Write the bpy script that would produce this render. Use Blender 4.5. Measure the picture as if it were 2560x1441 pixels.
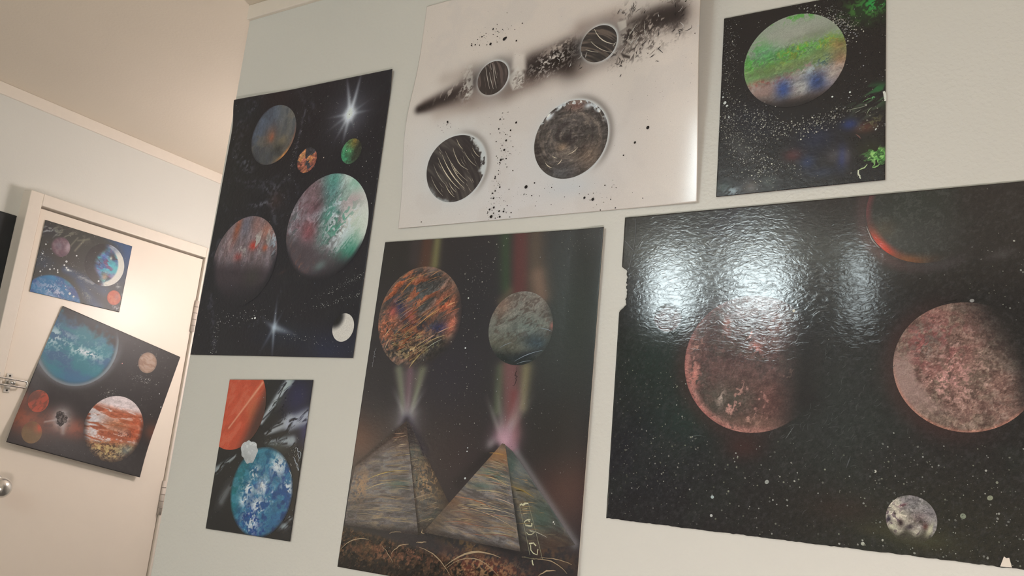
import bpy, math, random
import numpy as np
from mathutils import Vector, Euler

for _o in list(bpy.data.objects):
    bpy.data.objects.remove(_o, do_unlink=True)
scene = bpy.context.scene
COL = scene.collection
R = math.radians

# ------------------------------------------------------------------ camera, world, exposure
EYE = 1.45                      # camera height; all wall drawings below are in cm from the eye level
cam_d = bpy.data.cameras.new('camera'); cam = bpy.data.objects.new('camera', cam_d); COL.objects.link(cam)
cam.location = (0, 0, EYE)
cam.rotation_euler = (R(102.3448), R(-5.5637), R(31.9366))
cam_d.sensor_width = 36.0
cam_d.lens = 30.28
cam_d.clip_start = 0.02
scene.camera = cam
scene.view_settings.view_transform = 'Standard'
scene.view_settings.look = 'None'
scene.view_settings.gamma = 1.0
scene.view_settings.use_curve_mapping = False
scene.view_settings.exposure = 0.0
wd = bpy.data.worlds.new('world'); scene.world = wd; wd.use_nodes = True
wd.node_tree.nodes['Background'].inputs[0].default_value = (0.6, 0.55, 0.5, 1)
wd.node_tree.nodes['Background'].inputs[1].default_value = 0.02
scene.cycles.max_bounces = 5
scene.cycles.diffuse_bounces = 4
scene.cycles.glossy_bounces = 2
scene.cycles.sample_clamp_indirect = 4.0
scene.cycles.adaptive_threshold = 0.05
scene.cycles.use_light_tree = False

# lamp powers (radiance of the bulbs) and colours, used by the lamp builders below
BULB = dict(cool=((0.86, 1.0, 1.03), 23.0), warm=((1.0, 0.885, 0.83), 96.0), hall=((1.0, 0.87, 0.83), 45.0), side=((1.0, 0.78, 0.55), 60.0))

WALL_Y = 1.03      # face of the wall that carries most posters
LEFT_X = -2.340    # face of the wall with the door
DOOR_X = -2.310    # face of the door
EDGE_X = -1.376    # where the poster wall ends
CEIL = EYE + 0.884
BACK_Y, RIGHT_X, HALL_Y = -1.65, 1.7, 2.45

# ------------------------------------------------------------------ small helpers
def s2l(c):
    c = np.clip(np.asarray(c, float), 0, None)
    return np.where(c <= 0.04045, c/12.92, ((c+0.055)/1.055)**2.4)
def rgb(r, g, b): return tuple(float(v) for v in s2l(np.array([r, g, b])/255.0))
def tag(o, label=None, cat=None, group=None, kind=None):
    if label: o['label'] = label
    if cat: o['category'] = cat
    if group: o['group'] = group
    if kind: o['kind'] = kind
    return o
def empty(name, loc=(0, 0, 0), rot=(0, 0, 0), parent=None):
    o = bpy.data.objects.new(name, None); COL.objects.link(o); o.location = loc; o.rotation_euler = rot; o.parent = parent
    o.empty_display_size = 0.05
    return o
def mesh_obj(name, verts, faces, mats, parent=None, smooth=False, fmat=None):
    me = bpy.data.meshes.new(name); me.from_pydata([tuple(v) for v in verts], [], faces); me.update()
    for m in (mats if isinstance(mats, (list, tuple)) else [mats]): me.materials.append(m)
    if fmat is not None: me.polygons.foreach_set('material_index', fmat)
    if smooth: me.polygons.foreach_set('use_smooth', [True]*len(me.polygons))
    o = bpy.data.objects.new(name, me); COL.objects.link(o); o.parent = parent
    return o
def box_vf(x0, x1, y0, y1, z0, z1, bev=0.0):
    import bmesh
    bm = bmesh.new(); bmesh.ops.create_cube(bm, size=1)
    for v in bm.verts: v.co = ((x0+x1)/2+v.co.x*(x1-x0), (y0+y1)/2+v.co.y*(y1-y0), (z0+z1)/2+v.co.z*(z1-z0))
    if bev: bmesh.ops.bevel(bm, geom=list(bm.edges), offset=bev, segments=3, profile=0.5, affect='EDGES')
    bm.verts.index_update()
    r = [tuple(v.co) for v in bm.verts], [[v.index for v in f.verts] for f in bm.faces]
    bm.free(); return r
def box(name, b, m, parent=None, bev=0.0, smooth=False):
    v, f = box_vf(*b, bev=bev); return mesh_obj(name, v, f, m, parent, smooth)
def join_vf(*parts):
    V, Fc = [], []
    for v, f in parts:
        o = len(V); V += list(v); Fc += [[i+o for i in q] for q in f]
    return V, Fc
def tube_vf(pts, r, seg=12, closed=False):
    pts = [Vector(p) for p in pts]; n = len(pts); V, Fc = [], []; up = None
    for i, p in enumerate(pts):
        a = pts[(i-1) % n] if (closed or i) else p; b = pts[(i+1) % n] if (closed or i < n-1) else p
        t = (b-a).normalized()
        if up is None: up = t.orthogonal().normalized()
        up = (up - t*up.dot(t)).normalized(); sd = t.cross(up)
        rr = r[i] if isinstance(r, (list, tuple)) else r
        V += [tuple(p+(up*math.cos(k*2*math.pi/seg)+sd*math.sin(k*2*math.pi/seg))*rr) for k in range(seg)]
    for i in range(n if closed else n-1):
        j = (i+1) % n
        for k in range(seg): Fc.append([i*seg+k, i*seg+(k+1) % seg, j*seg+(k+1) % seg, j*seg+k])
    if not closed: Fc += [list(range(seg))[::-1], [(n-1)*seg+k for k in range(seg)]]
    return V, Fc
def lathe_vf(prof, seg=32, origin=(0, 0, 0), axis='Z'):
    V, Fc = [], []
    for r_, h_ in prof:
        for k in range(seg):
            c, s = math.cos(k*2*math.pi/seg)*r_, math.sin(k*2*math.pi/seg)*r_
            p = (c, s, h_) if axis == 'Z' else ((h_, c, s) if axis == 'X' else (c, -h_, s))
            V.append((p[0]+origin[0], p[1]+origin[1], p[2]+origin[2]))
    for i in range(len(prof)-1):
        for k in range(seg): Fc.append([i*seg+k, i*seg+(k+1) % seg, (i+1)*seg+(k+1) % seg, (i+1)*seg+k])
    Fc += [list(range(seg))[::-1], [(len(prof)-1)*seg+k for k in range(seg)]]
    return V, Fc

# ------------------------------------------------------------------ materials
def new_mat(name):
    m = bpy.data.materials.new(name); m.use_nodes = True
    nt = m.node_tree; return m, nt, nt.nodes['Principled BSDF']
def N(nt, t, **kw):
    n = nt.nodes.new(t)
    for k, v in kw.items(): setattr(n, k, v)
    return n
def wall_mat(name, col, rough, bump, scale, var=0.04, spec=0.5):
    m, nt, b = new_mat(name); L = nt.links
    tc = N(nt, 'ShaderNodeTexCoord')
    n1 = N(nt, 'ShaderNodeTexNoise'); n1.inputs['Scale'].default_value = scale; n1.inputs['Detail'].default_value = 3; n1.inputs['Roughness'].default_value = 0.5
    n2 = N(nt, 'ShaderNodeTexNoise'); n2.inputs['Scale'].default_value = scale*0.3; n2.inputs['Detail'].default_value = 2
    n3 = N(nt, 'ShaderNodeTexNoise'); n3.inputs['Scale'].default_value = 2.2; n3.inputs['Detail'].default_value = 4
    for n in (n1, n2, n3): L.new(tc.outputs['Object'], n.inputs['Vector'])
    rp = N(nt, 'ShaderNodeMapRange'); rp.inputs[1].default_value = 0.42; rp.inputs[2].default_value = 0.68; rp.clamp = True
    L.new(n1.outputs['Fac'], rp.inputs[0])
    ad = N(nt, 'ShaderNodeMath', operation='MULTIPLY_ADD'); ad.inputs[1].default_value = 0.7
    L.new(n2.outputs['Fac'], ad.inputs[0]); L.new(rp.outputs[0], ad.inputs[2])
    bp = N(nt, 'ShaderNodeBump'); bp.inputs['Strength'].default_value = 1.0; bp.inputs['Distance'].default_value = bump
    L.new(ad.outputs[0], bp.inputs['Height']); L.new(bp.outputs[0], b.inputs['Normal'])
    mx = N(nt, 'ShaderNodeMix', data_type='RGBA'); c = np.array(rgb(*col))
    mx.inputs['A'].default_value = (*(c*(1-var)), 1); mx.inputs['B'].default_value = (*(c*(1+var)), 1)
    L.new(n3.outputs['Fac'], mx.inputs['Factor']); L.new(mx.outputs['Result'], b.inputs['Base Color'])
    b.inputs['Roughness'].default_value = rough; b.inputs['Specular IOR Level'].default_value = spec
    return m
def plain_mat(name, col, rough=0.5, metal=0.0, nscale=60, nbump=0.0004, var=0.03):
    m, nt, b = new_mat(name); L = nt.links
    tc = N(nt, 'ShaderNodeTexCoord'); n1 = N(nt, 'ShaderNodeTexNoise'); n1.inputs['Scale'].default_value = nscale; n1.inputs['Detail'].default_value = 3
    L.new(tc.outputs['Object'], n1.inputs['Vector'])
    mx = N(nt, 'ShaderNodeMix', data_type='RGBA'); c = np.array(rgb(*col))
    mx.inputs['A'].default_value = (*(c*(1-var)), 1); mx.inputs['B'].default_value = (*(c*(1+var)), 1)
    L.new(n1.outputs['Fac'], mx.inputs['Factor']); L.new(mx.outputs['Result'], b.inputs['Base Color'])
    bp = N(nt, 'ShaderNodeBump'); bp.inputs['Distance'].default_value = nbump; L.new(n1.outputs['Fac'], bp.inputs['Height']); L.new(bp.outputs[0], b.inputs['Normal'])
    b.inputs['Roughness'].default_value = rough; b.inputs['Metallic'].default_value = metal
    return m
def glow_mat(name, key):
    m, nt, b = new_mat(name); c, s = BULB[key]
    b.inputs['Base Color'].default_value = (0.9, 0.9, 0.9, 1)
    b.inputs['Emission Color'].default_value = (*c, 1); b.inputs['Emission Strength'].default_value = s
    return m
def paint_mat(name, rough, bump, scale, ridged=False, dist=0.0, fine=0.10, spec=0.5, coat=0.0, stretch=None):
    """paint on card: colour from the painted layer, grain and knife relief from noise; the layer's alpha scales the relief"""
    m, nt, b = new_mat(name); L = nt.links
    at = N(nt, 'ShaderNodeAttribute', attribute_name='paint')
    tc = N(nt, 'ShaderNodeTexCoord')
    n1 = N(nt, 'ShaderNodeTexNoise'); n1.inputs['Scale'].default_value = scale; n1.inputs['Detail'].default_value = 4; n1.inputs['Distortion'].default_value = dist
    if ridged:
        n1.noise_type = 'RIDGED_MULTIFRACTAL'; n1.normalize = True
    n2 = N(nt, 'ShaderNodeTexNoise'); n2.inputs['Scale'].default_value = 900; n2.inputs['Detail'].default_value = 3
    for n in (n1, n2): L.new(tc.outputs['Object'], n.inputs['Vector'])
    if stretch:
        mp = N(nt, 'ShaderNodeMapping'); mp.inputs['Scale'].default_value = stretch; mp.inputs['Rotation'].default_value = (0, 0, R(12))
        L.new(tc.outputs['Object'], mp.inputs['Vector']); L.new(mp.outputs[0], n1.inputs['Vector'])
    mr = N(nt, 'ShaderNodeMapRange'); mr.inputs[3].default_value = 1-fine; mr.inputs[4].default_value = 1+fine; mr.inputs[1].default_value = 0.3; mr.inputs[2].default_value = 0.7
    L.new(n2.outputs['Fac'], mr.inputs[0])
    mul = N(nt, 'ShaderNodeVectorMath', operation='SCALE'); L.new(at.outputs['Color'], mul.inputs[0]); L.new(mr.outputs[0], mul.inputs['Scale'])
    L.new(mul.outputs[0], b.inputs['Base Color'])
    hm = N(nt, 'ShaderNodeMath', operation='MULTIPLY'); L.new(n1.outputs['Fac'], hm.inputs[0]); L.new(at.outputs['Alpha'], hm.inputs[1])
    bp = N(nt, 'ShaderNodeBump'); bp.inputs['Distance'].default_value = bump; L.new(hm.outputs[0], bp.inputs['Height']); L.new(bp.outputs[0], b.inputs['Normal'])
    b.inputs['Roughness'].default_value = rough; b.inputs['Specular IOR Level'].default_value = spec
    if coat:
        b.inputs['Coat Weight'].default_value = coat; b.inputs['Coat Roughness'].default_value = 0.12
    return m

M_WALL = wall_mat('wall_paint', (218, 219, 213), 0.34, 0.00022, 190)
M_KHAKI = wall_mat('khaki_wall_paint', (158, 150, 118), 0.5, 0.0006, 170)
M_TAUPE = wall_mat('taupe_wall_paint', (128, 124, 116), 0.5, 0.0006, 170)
M_CEIL = wall_mat('ceiling_paint', (226, 216, 200), 0.6, 0.00014, 150, 0.05)
M_TRIM = plain_mat('trim_paint', (232, 224, 212), 0.4)
M_DOOR = plain_mat('door_paint', (236, 226, 212), 0.35, nscale=25, nbump=0.0006, var=0.015)
M_FLOOR = wall_mat('carpet', (120, 114, 108), 0.95, 0.004, 260, 0.2)
M_CHROME = plain_mat('chrome', (228, 226, 222), 0.22, 0.85, nbump=0.0001)
M_PLATE = plain_mat('zinc_plate', (214, 210, 202), 0.35, 0.35, nbump=0.0001)
M_SATIN = plain_mat('satin_metal', (205, 195, 185), 0.35, 1.0, nbump=0.0002)
M_HINGE = plain_mat('painted_hinge', (206, 196, 186), 0.4)
M_HINGED = plain_mat('hinge_groove', (150, 140, 130), 0.5)
M_DARK = plain_mat('screw_hole', (38, 36, 34), 0.6)
M_PAPER = plain_mat('card_edge', (226, 218, 206), 0.7)
M_PAPERD = plain_mat('dark_card_edge', (70, 66, 62), 0.7)

# ------------------------------------------------------------------ the room
def struct(o): o['kind'] = 'structure'; return o
struct(box('floor', (LEFT_X-0.1, RIGHT_X+0.1, BACK_Y-0.1, HALL_Y+0.1, -0.1, 0.0), M_FLOOR))
struct(box('ceiling', (LEFT_X-0.1, RIGHT_X+0.1, BACK_Y-0.1, HALL_Y+0.1, CEIL, CEIL+0.1), M_CEIL))
struct(box('wall_front', (EDGE_X, RIGHT_X+0.1, WALL_Y, WALL_Y+0.115, 0.0, CEIL), M_WALL, bev=0.004))
struct(box('wall_left', (LEFT_X-0.1, LEFT_X, BACK_Y-0.1, HALL_Y+0.1, 0.0, CEIL), M_WALL))
struct(box('wall_back', (LEFT_X, RIGHT_X, BACK_Y-0.1, BACK_Y, 0.0, CEIL), M_TAUPE))
struct(box('wall_right', (RIGHT_X, RIGHT_X+0.1, BACK_Y-0.1, HALL_Y+0.1, 0.0, CEIL), M_KHAKI))
struct(box('wall_hall', (LEFT_X, RIGHT_X, HALL_Y, HALL_Y+0.1, 0.0, CEIL), M_WALL))
TZ0 = EYE+0.852
struct(box('trim_1', (EDGE_X+0.001, RIGHT_X, WALL_Y-0.008, WALL_Y+0.001, TZ0, CEIL), M_TRIM, bev=0.002))
struct(box('trim_2', (LEFT_X-0.001, LEFT_X+0.008, BACK_Y, HALL_Y, TZ0, CEIL), M_TRIM, bev=0.002))

# ------------------------------------------------------------------ the door
DY0, DY1, DZ = 1.181, 1.719, EYE+0.583
door = struct(empty('door_1', (DOOR_X, (DY0+DY1)/2, 0)))
dcy = (DY0+DY1)/2
def dl(b): return (b[0]-DOOR_X, b[1]-DOOR_X, b[2]-dcy, b[3]-dcy, b[4], b[5])
box('door_leaf', dl((LEFT_X-0.02, DOOR_X, DY0+0.002, DY1-0.002, 0.01, DZ-0.002)), M_DOOR, door, bev=0.0015)
FX = DOOR_X+0.008
fr = [dl((LEFT_X-0.03, FX, DY0-0.037, DY0-0.001, 0, DZ+0.037)), dl((LEFT_X-0.03, FX, DY1+0.001, DY1+0.037, 0, DZ+0.037)), dl((LEFT_X-0.03, FX, DY0-0.001, DY1+0.001, DZ+0.004, DZ+0.037))]
box('frame_jamb', fr[0], M_TRIM, door, bev=0.002)
box('frame_jamb', fr[1], M_TRIM, door, bev=0.002)
box('frame_head', fr[2], M_TRIM, door, bev=0.002)
def hinge(zc):
    v, f = tube_vf([(0.005, 0, -0.05), (0.005, 0, 0.05)], 0.006, 14)
    o = mesh_obj('hinge', v, f, M_HINGE, door, True); o.location = (0.0, DY1+0.0005-dcy, zc)
    v, f = join_vf(box_vf(-0.002, 0.0012, -0.007, -0.001, -0.05, 0.05), box_vf(0.004, 0.0075, 0.001, 0.016, -0.05, 0.05))
    mesh_obj('hinge_leaf', v, f, M_HINGE, o)
    for dz in (-0.03, -0.01, 0.01, 0.03):
        v, f = tube_vf([(0.005, 0, dz-0.001), (0.005, 0, dz+0.001)], 0.0065, 14); mesh_obj('knuckle_gap', v, f, M_HINGED, o, True)
    return o
hinge(EYE+0.395); hinge(EYE-0.165)
# round knob
kn = empty('door_knob', (0.0, 1.215-dcy, EYE-0.153), parent=door)
v, f = lathe_vf([(0.0, 0), (0.031, 0), (0.031, 0.004), (0.027, 0.008), (0.012, 0.010)], 32, axis='X'); mesh_obj('rose', v, f, M_CHROME, kn, True)
pr = [(0.011, 0.008), (0.011, 0.024)]+[(0.0255*math.sin(a), 0.045-0.0235*math.cos(a)) for a in np.linspace(0.5, math.pi-0.02, 16)]
v, f = lathe_vf(pr, 32, axis='X'); mesh_obj('handle', v, f, M_CHROME, kn, True)
# swing-bar latch across the door edge
ly, lz = 1.180, EYE+0.108
la = empty('swing_bar_latch', (0.0, ly-dcy, lz), parent=door)
def plate(y0, y1, z0, z1, x0=0.0):
    b = box('plate', (x0, x0+0.003, y0, y1, z0, z1), M_PLATE, la, bev=0.0014)
    for zz in (z0+0.006, z1-0.006):
        v, f = lathe_vf([(0.0026, 0), (0.0026, 0.0008)], 12, ((x0+0.003), (y0+y1)/2, zz), 'X'); mesh_obj('screw', v, f, M_DARK, b, True)
plate(0.010, 0.026, -0.024, 0.026)
plate(-0.028, -0.010, -0.024, 0.026, 0.008)
loop = []
for a in np.linspace(-math.pi/2, math.pi/2, 12): loop.append((0.016, 0.052+0.0075*math.cos(a), 0.002+0.0085*math.sin(a)))
for a in np.linspace(math.pi/2, 1.5*math.pi, 12): loop.append((0.016, -0.028+0.0085*math.cos(a), 0.004+0.0085*math.sin(a)))
v, f = tube_vf(loop, 0.0024, 10, True); mesh_obj('swing_bar', v, f, M_CHROME, la, True)
v, f = tube_vf([(0.003, 0.018, 0.003), (0.014, 0.018, 0.003), (0.020, 0.026, 0.003)], [0.005, 0.0045, 0.006], 14); mesh_obj('catch', v, f, M_CHROME, la, True)
v, f = tube_vf([(0.012, -0.022, -0.014), (0.012, -0.022, 0.02)], 0.0042, 12); mesh_obj('pivot', v, f, M_CHROME, la, True)

# ------------------------------------------------------------------ numpy paint box (all coordinates in cm on the wall)
_tab = {}
def vnoise(x, y, seed):
    if seed not in _tab: _tab[seed] = np.random.default_rng(seed).random((256, 256))
    T = _tab[seed]; xi = np.floor(x).astype(int); yi = np.floor(y).astype(int); fx = x-xi; fy = y-yi
    fx = fx*fx*(3-2*fx); fy = fy*fy*(3-2*fy); x0 = xi & 255; x1 = (xi+1) & 255; y0 = yi & 255; y1 = (yi+1) & 255
    return (T[y0, x0]*(1-fx)+T[y0, x1]*fx)*(1-fy)+(T[y1, x0]*(1-fx)+T[y1, x1]*fx)*fy
def rot(x, y, a):
    c, s = math.cos(R(a)), math.sin(R(a)); return x*c+y*s, -x*s+y*c
def fbm(x, y, size, seed, octv=4, ang=0, st=1.0, warp=0.0):
    """0..1 noise with features about size cm; st stretches along ang"""
    x, y = rot(x, y, ang); x = x/(size*st); y = y/size
    if warp:
        wx = vnoise(x*1.3+7, y*1.3, seed+91)-0.5; wy = vnoise(x*1.3, y*1.3+11, seed+92)-0.5
        x = x+wx*warp*2; y = y+wy*warp*2
    s = 0; a = 0.5; t = 0
    for i in range(octv):
        s = s+a*vnoise(x+i*17.3, y+i*9.1, seed+i); t += a; a *= 0.55; x = x*2.03; y = y*2.03
    return np.clip((s/t-0.5)*1.7+0.5, 0, 1)
def chips(x, y, size, seed, ang=0, st=1.0, warp=0.6):
    """flat angular cells, as foil leaves them: returns (value 0..1, distance to the cell centre)"""
    x, y = rot(x, y, ang); x = x/(size*st); y = y/size
    x = x+(vnoise(x*1.7, y*1.7, seed+5)-0.5)*warp*2; y = y+(vnoise(x*1.7+9, y*1.7+4, seed+6)-0.5)*warp*2
    rg = np.random.default_rng(seed); P = rg.random((64, 64, 3))
    xi = np.floor(x).astype(int); yi = np.floor(y).astype(int)
    best = np.full(x.shape, 9.0); val = np.zeros(x.shape)
    for dx in (-1, 0, 1):
        for dy in (-1, 0, 1):
            q = P[(yi+dy) & 63, (xi+dx) & 63]
            d = (xi+dx+q[..., 0]-x)**2+(yi+dy+q[..., 1]-y)**2
            k = d < best; best = np.where(k, d, best); val = np.where(k, q[..., 2], val)
    return val, np.sqrt(best)
def sm(a, b, x):
    t = np.clip((x-a)/(b-a), 0, 1); return t*t*(3-2*t)
def gs(x, y, c, rx, ry=None, ang=0, p=1.0):
    dx, dy = rot(x-c[0], y-c[1], ang); return np.exp(-(((dx/rx)**2+(dy/(ry or rx))**2)**p))
def seg(x, y, a, b, w0, w1=None, p=1.0):
    """soft stroke from a to b, width w0 at a and w1 at b"""
    w1 = w0 if w1 is None else w1; ax, ay = a; bx, by = b[0]-ax, b[1]-ay; L2 = bx*bx+by*by
    t = np.clip(((x-ax)*bx+(y-ay)*by)/L2, 0, 1); d = np.hypot(x-ax-t*bx, y-ay-t*by)
    return np.exp(-(d/(w0+(w1-w0)*t))**(2*p))
def poly(x, y, pts, soft):
    d = np.full(x.shape, 1e9); ins = np.zeros(x.shape, bool); n = len(pts)
    for i in range(n):
        (ax, ay), (bx, by) = pts[i], pts[(i+1) % n]; ex, ey = bx-ax, by-ay
        t = np.clip(((x-ax)*ex+(y-ay)*ey)/(ex*ex+ey*ey), 0, 1); d = np.minimum(d, np.hypot(x-ax-t*ex, y-ay-t*ey))
        cr = ((ay > y) != (by > y)) & (x < ex*(y-ay)/(ey if ey else 1e-9)+ax); ins ^= cr
    return sm(-soft, soft, np.where(ins, d, -d))
class Pt:
    """a painted field: colours are 0..255 display values"""
    def __init__(s, x, y, col=(0, 0, 0)):
        s.x, s.y = x, y; s.c = np.zeros(x.shape+(3,))+np.array(col, float); s.a = np.ones(x.shape)
    def mix(s, m, col):
        m = np.clip(m, 0, 1)[..., None]; s.c = s.c*(1-m)+np.asarray(col, float)*m; return s
    def add(s, m, col): s.c = s.c+np.asarray(m)[..., None]*np.array(col, float); return s
    def mul(s, m): s.c = s.c*np.asarray(m)[..., None]; return s
    def g(s, c, rx, col, k=1.0, ry=None, ang=0, p=1.0): return s.mix(k*gs(s.x, s.y, c, rx, ry, ang, p), col)
    def l(s, a, b, w0, col, k=1.0, w1=None, p=1.0): return s.mix(k*seg(s.x, s.y, a, b, w0, w1, p), col)
    def n(s, size, seed, **kw): return fbm(s.x, s.y, size, seed, **kw)
    def ch(s, size, seed, **kw): return chips(s.x, s.y, size, seed, **kw)
    def tex(s, k, size, seed, ang=0, st=1.5, line=0.5, where=1.0):
        """knife and foil texture: sharp patches at two sizes and thin crinkled ridges"""
        a, _ = s.ch(size, seed, ang=ang, st=st, warp=1.1); b, _ = s.ch(size*.42, seed+1, ang=ang+25, st=st, warp=1.1); n = s.n(size*.7, seed+2, ang=ang, st=st, warp=1.0, octv=3)
        r = np.clip(1-np.abs(2*n-1)*5, 0, 1); f = 1+k*where*((a-.5)*.9+(b-.5)*.9)+k*line*where*r*np.where(a > .5, 1, -.6)
        s.c = s.c*np.clip(f, .25, 2.2)[..., None]; return s
    def ray(s, a, ang, ln, w0, w1, k, col):
        ax, ay = rot(s.x-a[0], s.y-a[1], ang); t = np.clip(ax/ln, 0, 1)
        return s.mix(k*(1-t)**1.2*sm(-.3, .3, ax)*np.exp(-(ay/(w0+(w1-w0)*t))**2), col)
    def burst(s, c, core, rays, col=(235, 238, 240)):
        s.mix(0.35*gs(s.x, s.y, c, core*3.0), (120, 120, 130))
        for ang, ln, w, k in rays:
            e = (c[0]+math.cos(R(ang))*ln, c[1]+math.sin(R(ang))*ln)
            ax, ay = rot(s.x-c[0], s.y-c[1], ang); t = np.clip(ax/ln, 0, 1)
            s.mix(k*(1-t)**1.3*(ax > 0)*np.exp(-(ay/(w*(0.35+0.65*(1-t))))**2), col)
        return s.mix(gs(s.x, s.y, c, core, p=1.6), col)
GAIN = 1.22
PIGMENT = np.array((0.90, 1.0, 1.10))

# ------------------------------------------------------------------ sheet, disc, stroke and splatter builders
class Poster:
    def __init__(s, name, label, wall, rect, bg, lift=None, mat=None, res=0.17, edge=None, group='space paintings on walls and door', base=0.25, quad=None, gain=GAIN, rim=None, dark=True):
        s.dark = dark
        s.wall, s.rect, s.bgf, s.base, s.gain, s.mat = wall, rect, bg, base, gain, mat; s.discs = []
        s.liftf = lift or (lambda x, y: 0*x)
        x0, x1, z0, z1 = rect; s.quad = quad or [(x0, z1), (x1, z1), (x1, z0), (x0, z0)]
        q = np.array(s.quad); c = q.mean(0); s.cx, s.cz = c
        w = np.linalg.norm(q[1]-q[0]); h = np.linalg.norm(q[3]-q[0]); nx, ny = max(8, int(w/res)), max(8, int(h/res))
        S, T = np.meshgrid(np.linspace(0, 1, nx+1), np.linspace(0, 1, ny+1))   # T from top to bottom
        P = ((1-S)*(1-T))[..., None]*q[0]+(S*(1-T))[..., None]*q[1]+(S*T)[..., None]*q[2]+((1-S)*T)[..., None]*q[3]
        X, Z = P[..., 0], P[..., 1]
        if edge: X, Z = edge(X, Z, S, T)
        pt = bg(X, Z)
        s.root = s.grid(name, X, Z, pt, 0.0, None, rim=rim or M_PAPER)
        # place: local x along the wall, local y up, local z out of the wall
        if wall == 'M': s.root.location = (s.cx/100, WALL_Y, EYE+s.cz/100); s.root.rotation_euler = (R(90), 0, 0)
        else:
            s.root.location = ((DOOR_X if wall == 'D' else LEFT_X), s.cx/100, EYE+s.cz/100); s.root.rotation_euler = (R(90), 0, R(90))
        tag(s.root, label, 'painting', group)
    def pos(s, X, Z, off):
        return np.stack([(X-s.cx)/100, (Z-s.cz)/100, (s.base+s.liftf(X, Z)+off)/100], -1)
    def colors(s, pt):
        c = s2l(np.clip(pt.c, 0, 255)/255.0)*s.gain*(PIGMENT if s.dark else np.array((0.99, 1.0, 1.03)))
        return np.concatenate([np.clip(c, 0, 0.95), pt.a[..., None]], -1)
    def grid(s, name, X, Z, pt, off, parent, keep=None, rim=None, mat=None):
        ny, nx = X.shape; V = s.pos(X, Z, off).reshape(-1, 3); C = s.colors(pt).reshape(-1, 4)
        I = np.arange(ny*nx).reshape(ny, nx)
        Fq = np.stack([I[1:, :-1], I[1:, 1:], I[:-1, 1:], I[:-1, :-1]], -1).reshape(-1, 4)
        if keep is not None:
            kk = keep.reshape(-1)[Fq].all(1); Fq = Fq[kk]
        nf = len(Fq); fm = np.zeros(nf, int)
        if rim is not None:
            ring = np.concatenate([I[0, :-1], I[:-1, -1], I[-1, :0:-1], I[:0:-1, 0]])
            Vb = V[ring].copy(); Vb[:, 2] -= 0.0009; o = len(V); V = np.concatenate([V, Vb]); C = np.concatenate([C, C[ring]])
            nr = len(ring); a = np.arange(nr); b = (a+1) % nr
            Fr = np.stack([ring[a], ring[b], o+b, o+a], -1); Fq = np.concatenate([Fq, Fr]); fm = np.concatenate([fm, np.ones(nr, int)])
        me = bpy.data.meshes.new(name); me.vertices.add(len(V)); me.vertices.foreach_set('co', V.astype(np.float32).ravel())
        me.loops.add(Fq.size); me.loops.foreach_set('vertex_index', Fq.astype(np.int32).ravel())
        me.polygons.add(len(Fq)); me.polygons.foreach_set('loop_start', (np.arange(len(Fq))*4).astype(np.int32))
        me.polygons.foreach_set('material_index', fm.astype(np.int32)); me.polygons.foreach_set('use_smooth', np.concatenate([np.ones(nf, bool), np.zeros(len(Fq)-nf, bool)]))
        me.update(calc_edges=True); me.validate()
        at = me.color_attributes.new('paint', 'FLOAT_COLOR', 'POINT'); at.data.foreach_set('color', C.astype(np.float32).ravel())
        me.materials.append(mat or s.mat)
        if rim is not None: me.materials.append(rim)
        o = bpy.data.objects.new(name, me); COL.objects.link(o); o.parent = parent
        return o
    def st(s, X, Z):
        q = np.array(s.quad); iv = np.linalg.inv(np.stack([(q[1]-q[0]+q[2]-q[3])/2, (q[3]-q[0]+q[2]-q[1])/2], 1)); c = q.mean(0)
        return iv[0, 0]*(X-c[0])+iv[0, 1]*(Z-c[1]), iv[1, 0]*(X-c[0])+iv[1, 1]*(Z-c[1])
    def inside(s, X, Z):
        a, b = s.st(X, Z); return (np.abs(a) < .5) & (np.abs(b) < .5)
    def clamp(s, X, Z):
        q = np.array(s.quad); e1 = (q[1]-q[0]+q[2]-q[3])/2; e2 = (q[3]-q[0]+q[2]-q[1])/2; c = q.mean(0); a, b = s.st(X, Z)
        a = np.clip(a, -.4985, .4985); b = np.clip(b, -.4985, .4985); return c[0]+a*e1[0]+b*e2[0], c[1]+a*e1[1]+b*e2[1]
    def disc(s, c, r, fn, label, res=0.1, name='painted_planet', off=0.03, wob=0.0, mat=None, clip=True):
        n = int(np.clip(2*r/res, 16, 200)); a = np.linspace(-1, 1, n+1); A, B = np.meshgrid(a, a)
        U = A*np.sqrt(1-B*B/2); W = -B*np.sqrt(1-A*A/2)        # square to disc
        k = 1.0
        if wob:
            th = np.arctan2(W, U); k = 1+wob*(np.sin(2*th+c[0])*.5+np.sin(3*th+2.1*c[1])*.45+np.sin(7*th+c[0]*3)*.25+np.sin(11*th)*.12)*np.hypot(U, W)
        X = c[0]+U*r*k; Z = c[1]+W*r*k; keep = None
        if clip and not s.inside(X, Z).all():
            ins = s.inside(X, Z)
            pad = ins.copy(); pad[1:] |= ins[:-1]; pad[:-1] |= ins[1:]; q = pad.copy(); pad[:, 1:] |= q[:, :-1]; pad[:, :-1] |= q[:, 1:]; keep = pad
            X, Z = s.clamp(X, Z)
        bg = s.bgf(X, Z).c
        pt = fn(Pt(X, Z), (X-c[0])/r, (Z-c[1])/r, bg); s.discs.append((c[0], c[1], r))
        o = s.grid(name, X, Z, pt, off, s.root, keep, mat=mat); o['label'] = label
        return o
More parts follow.
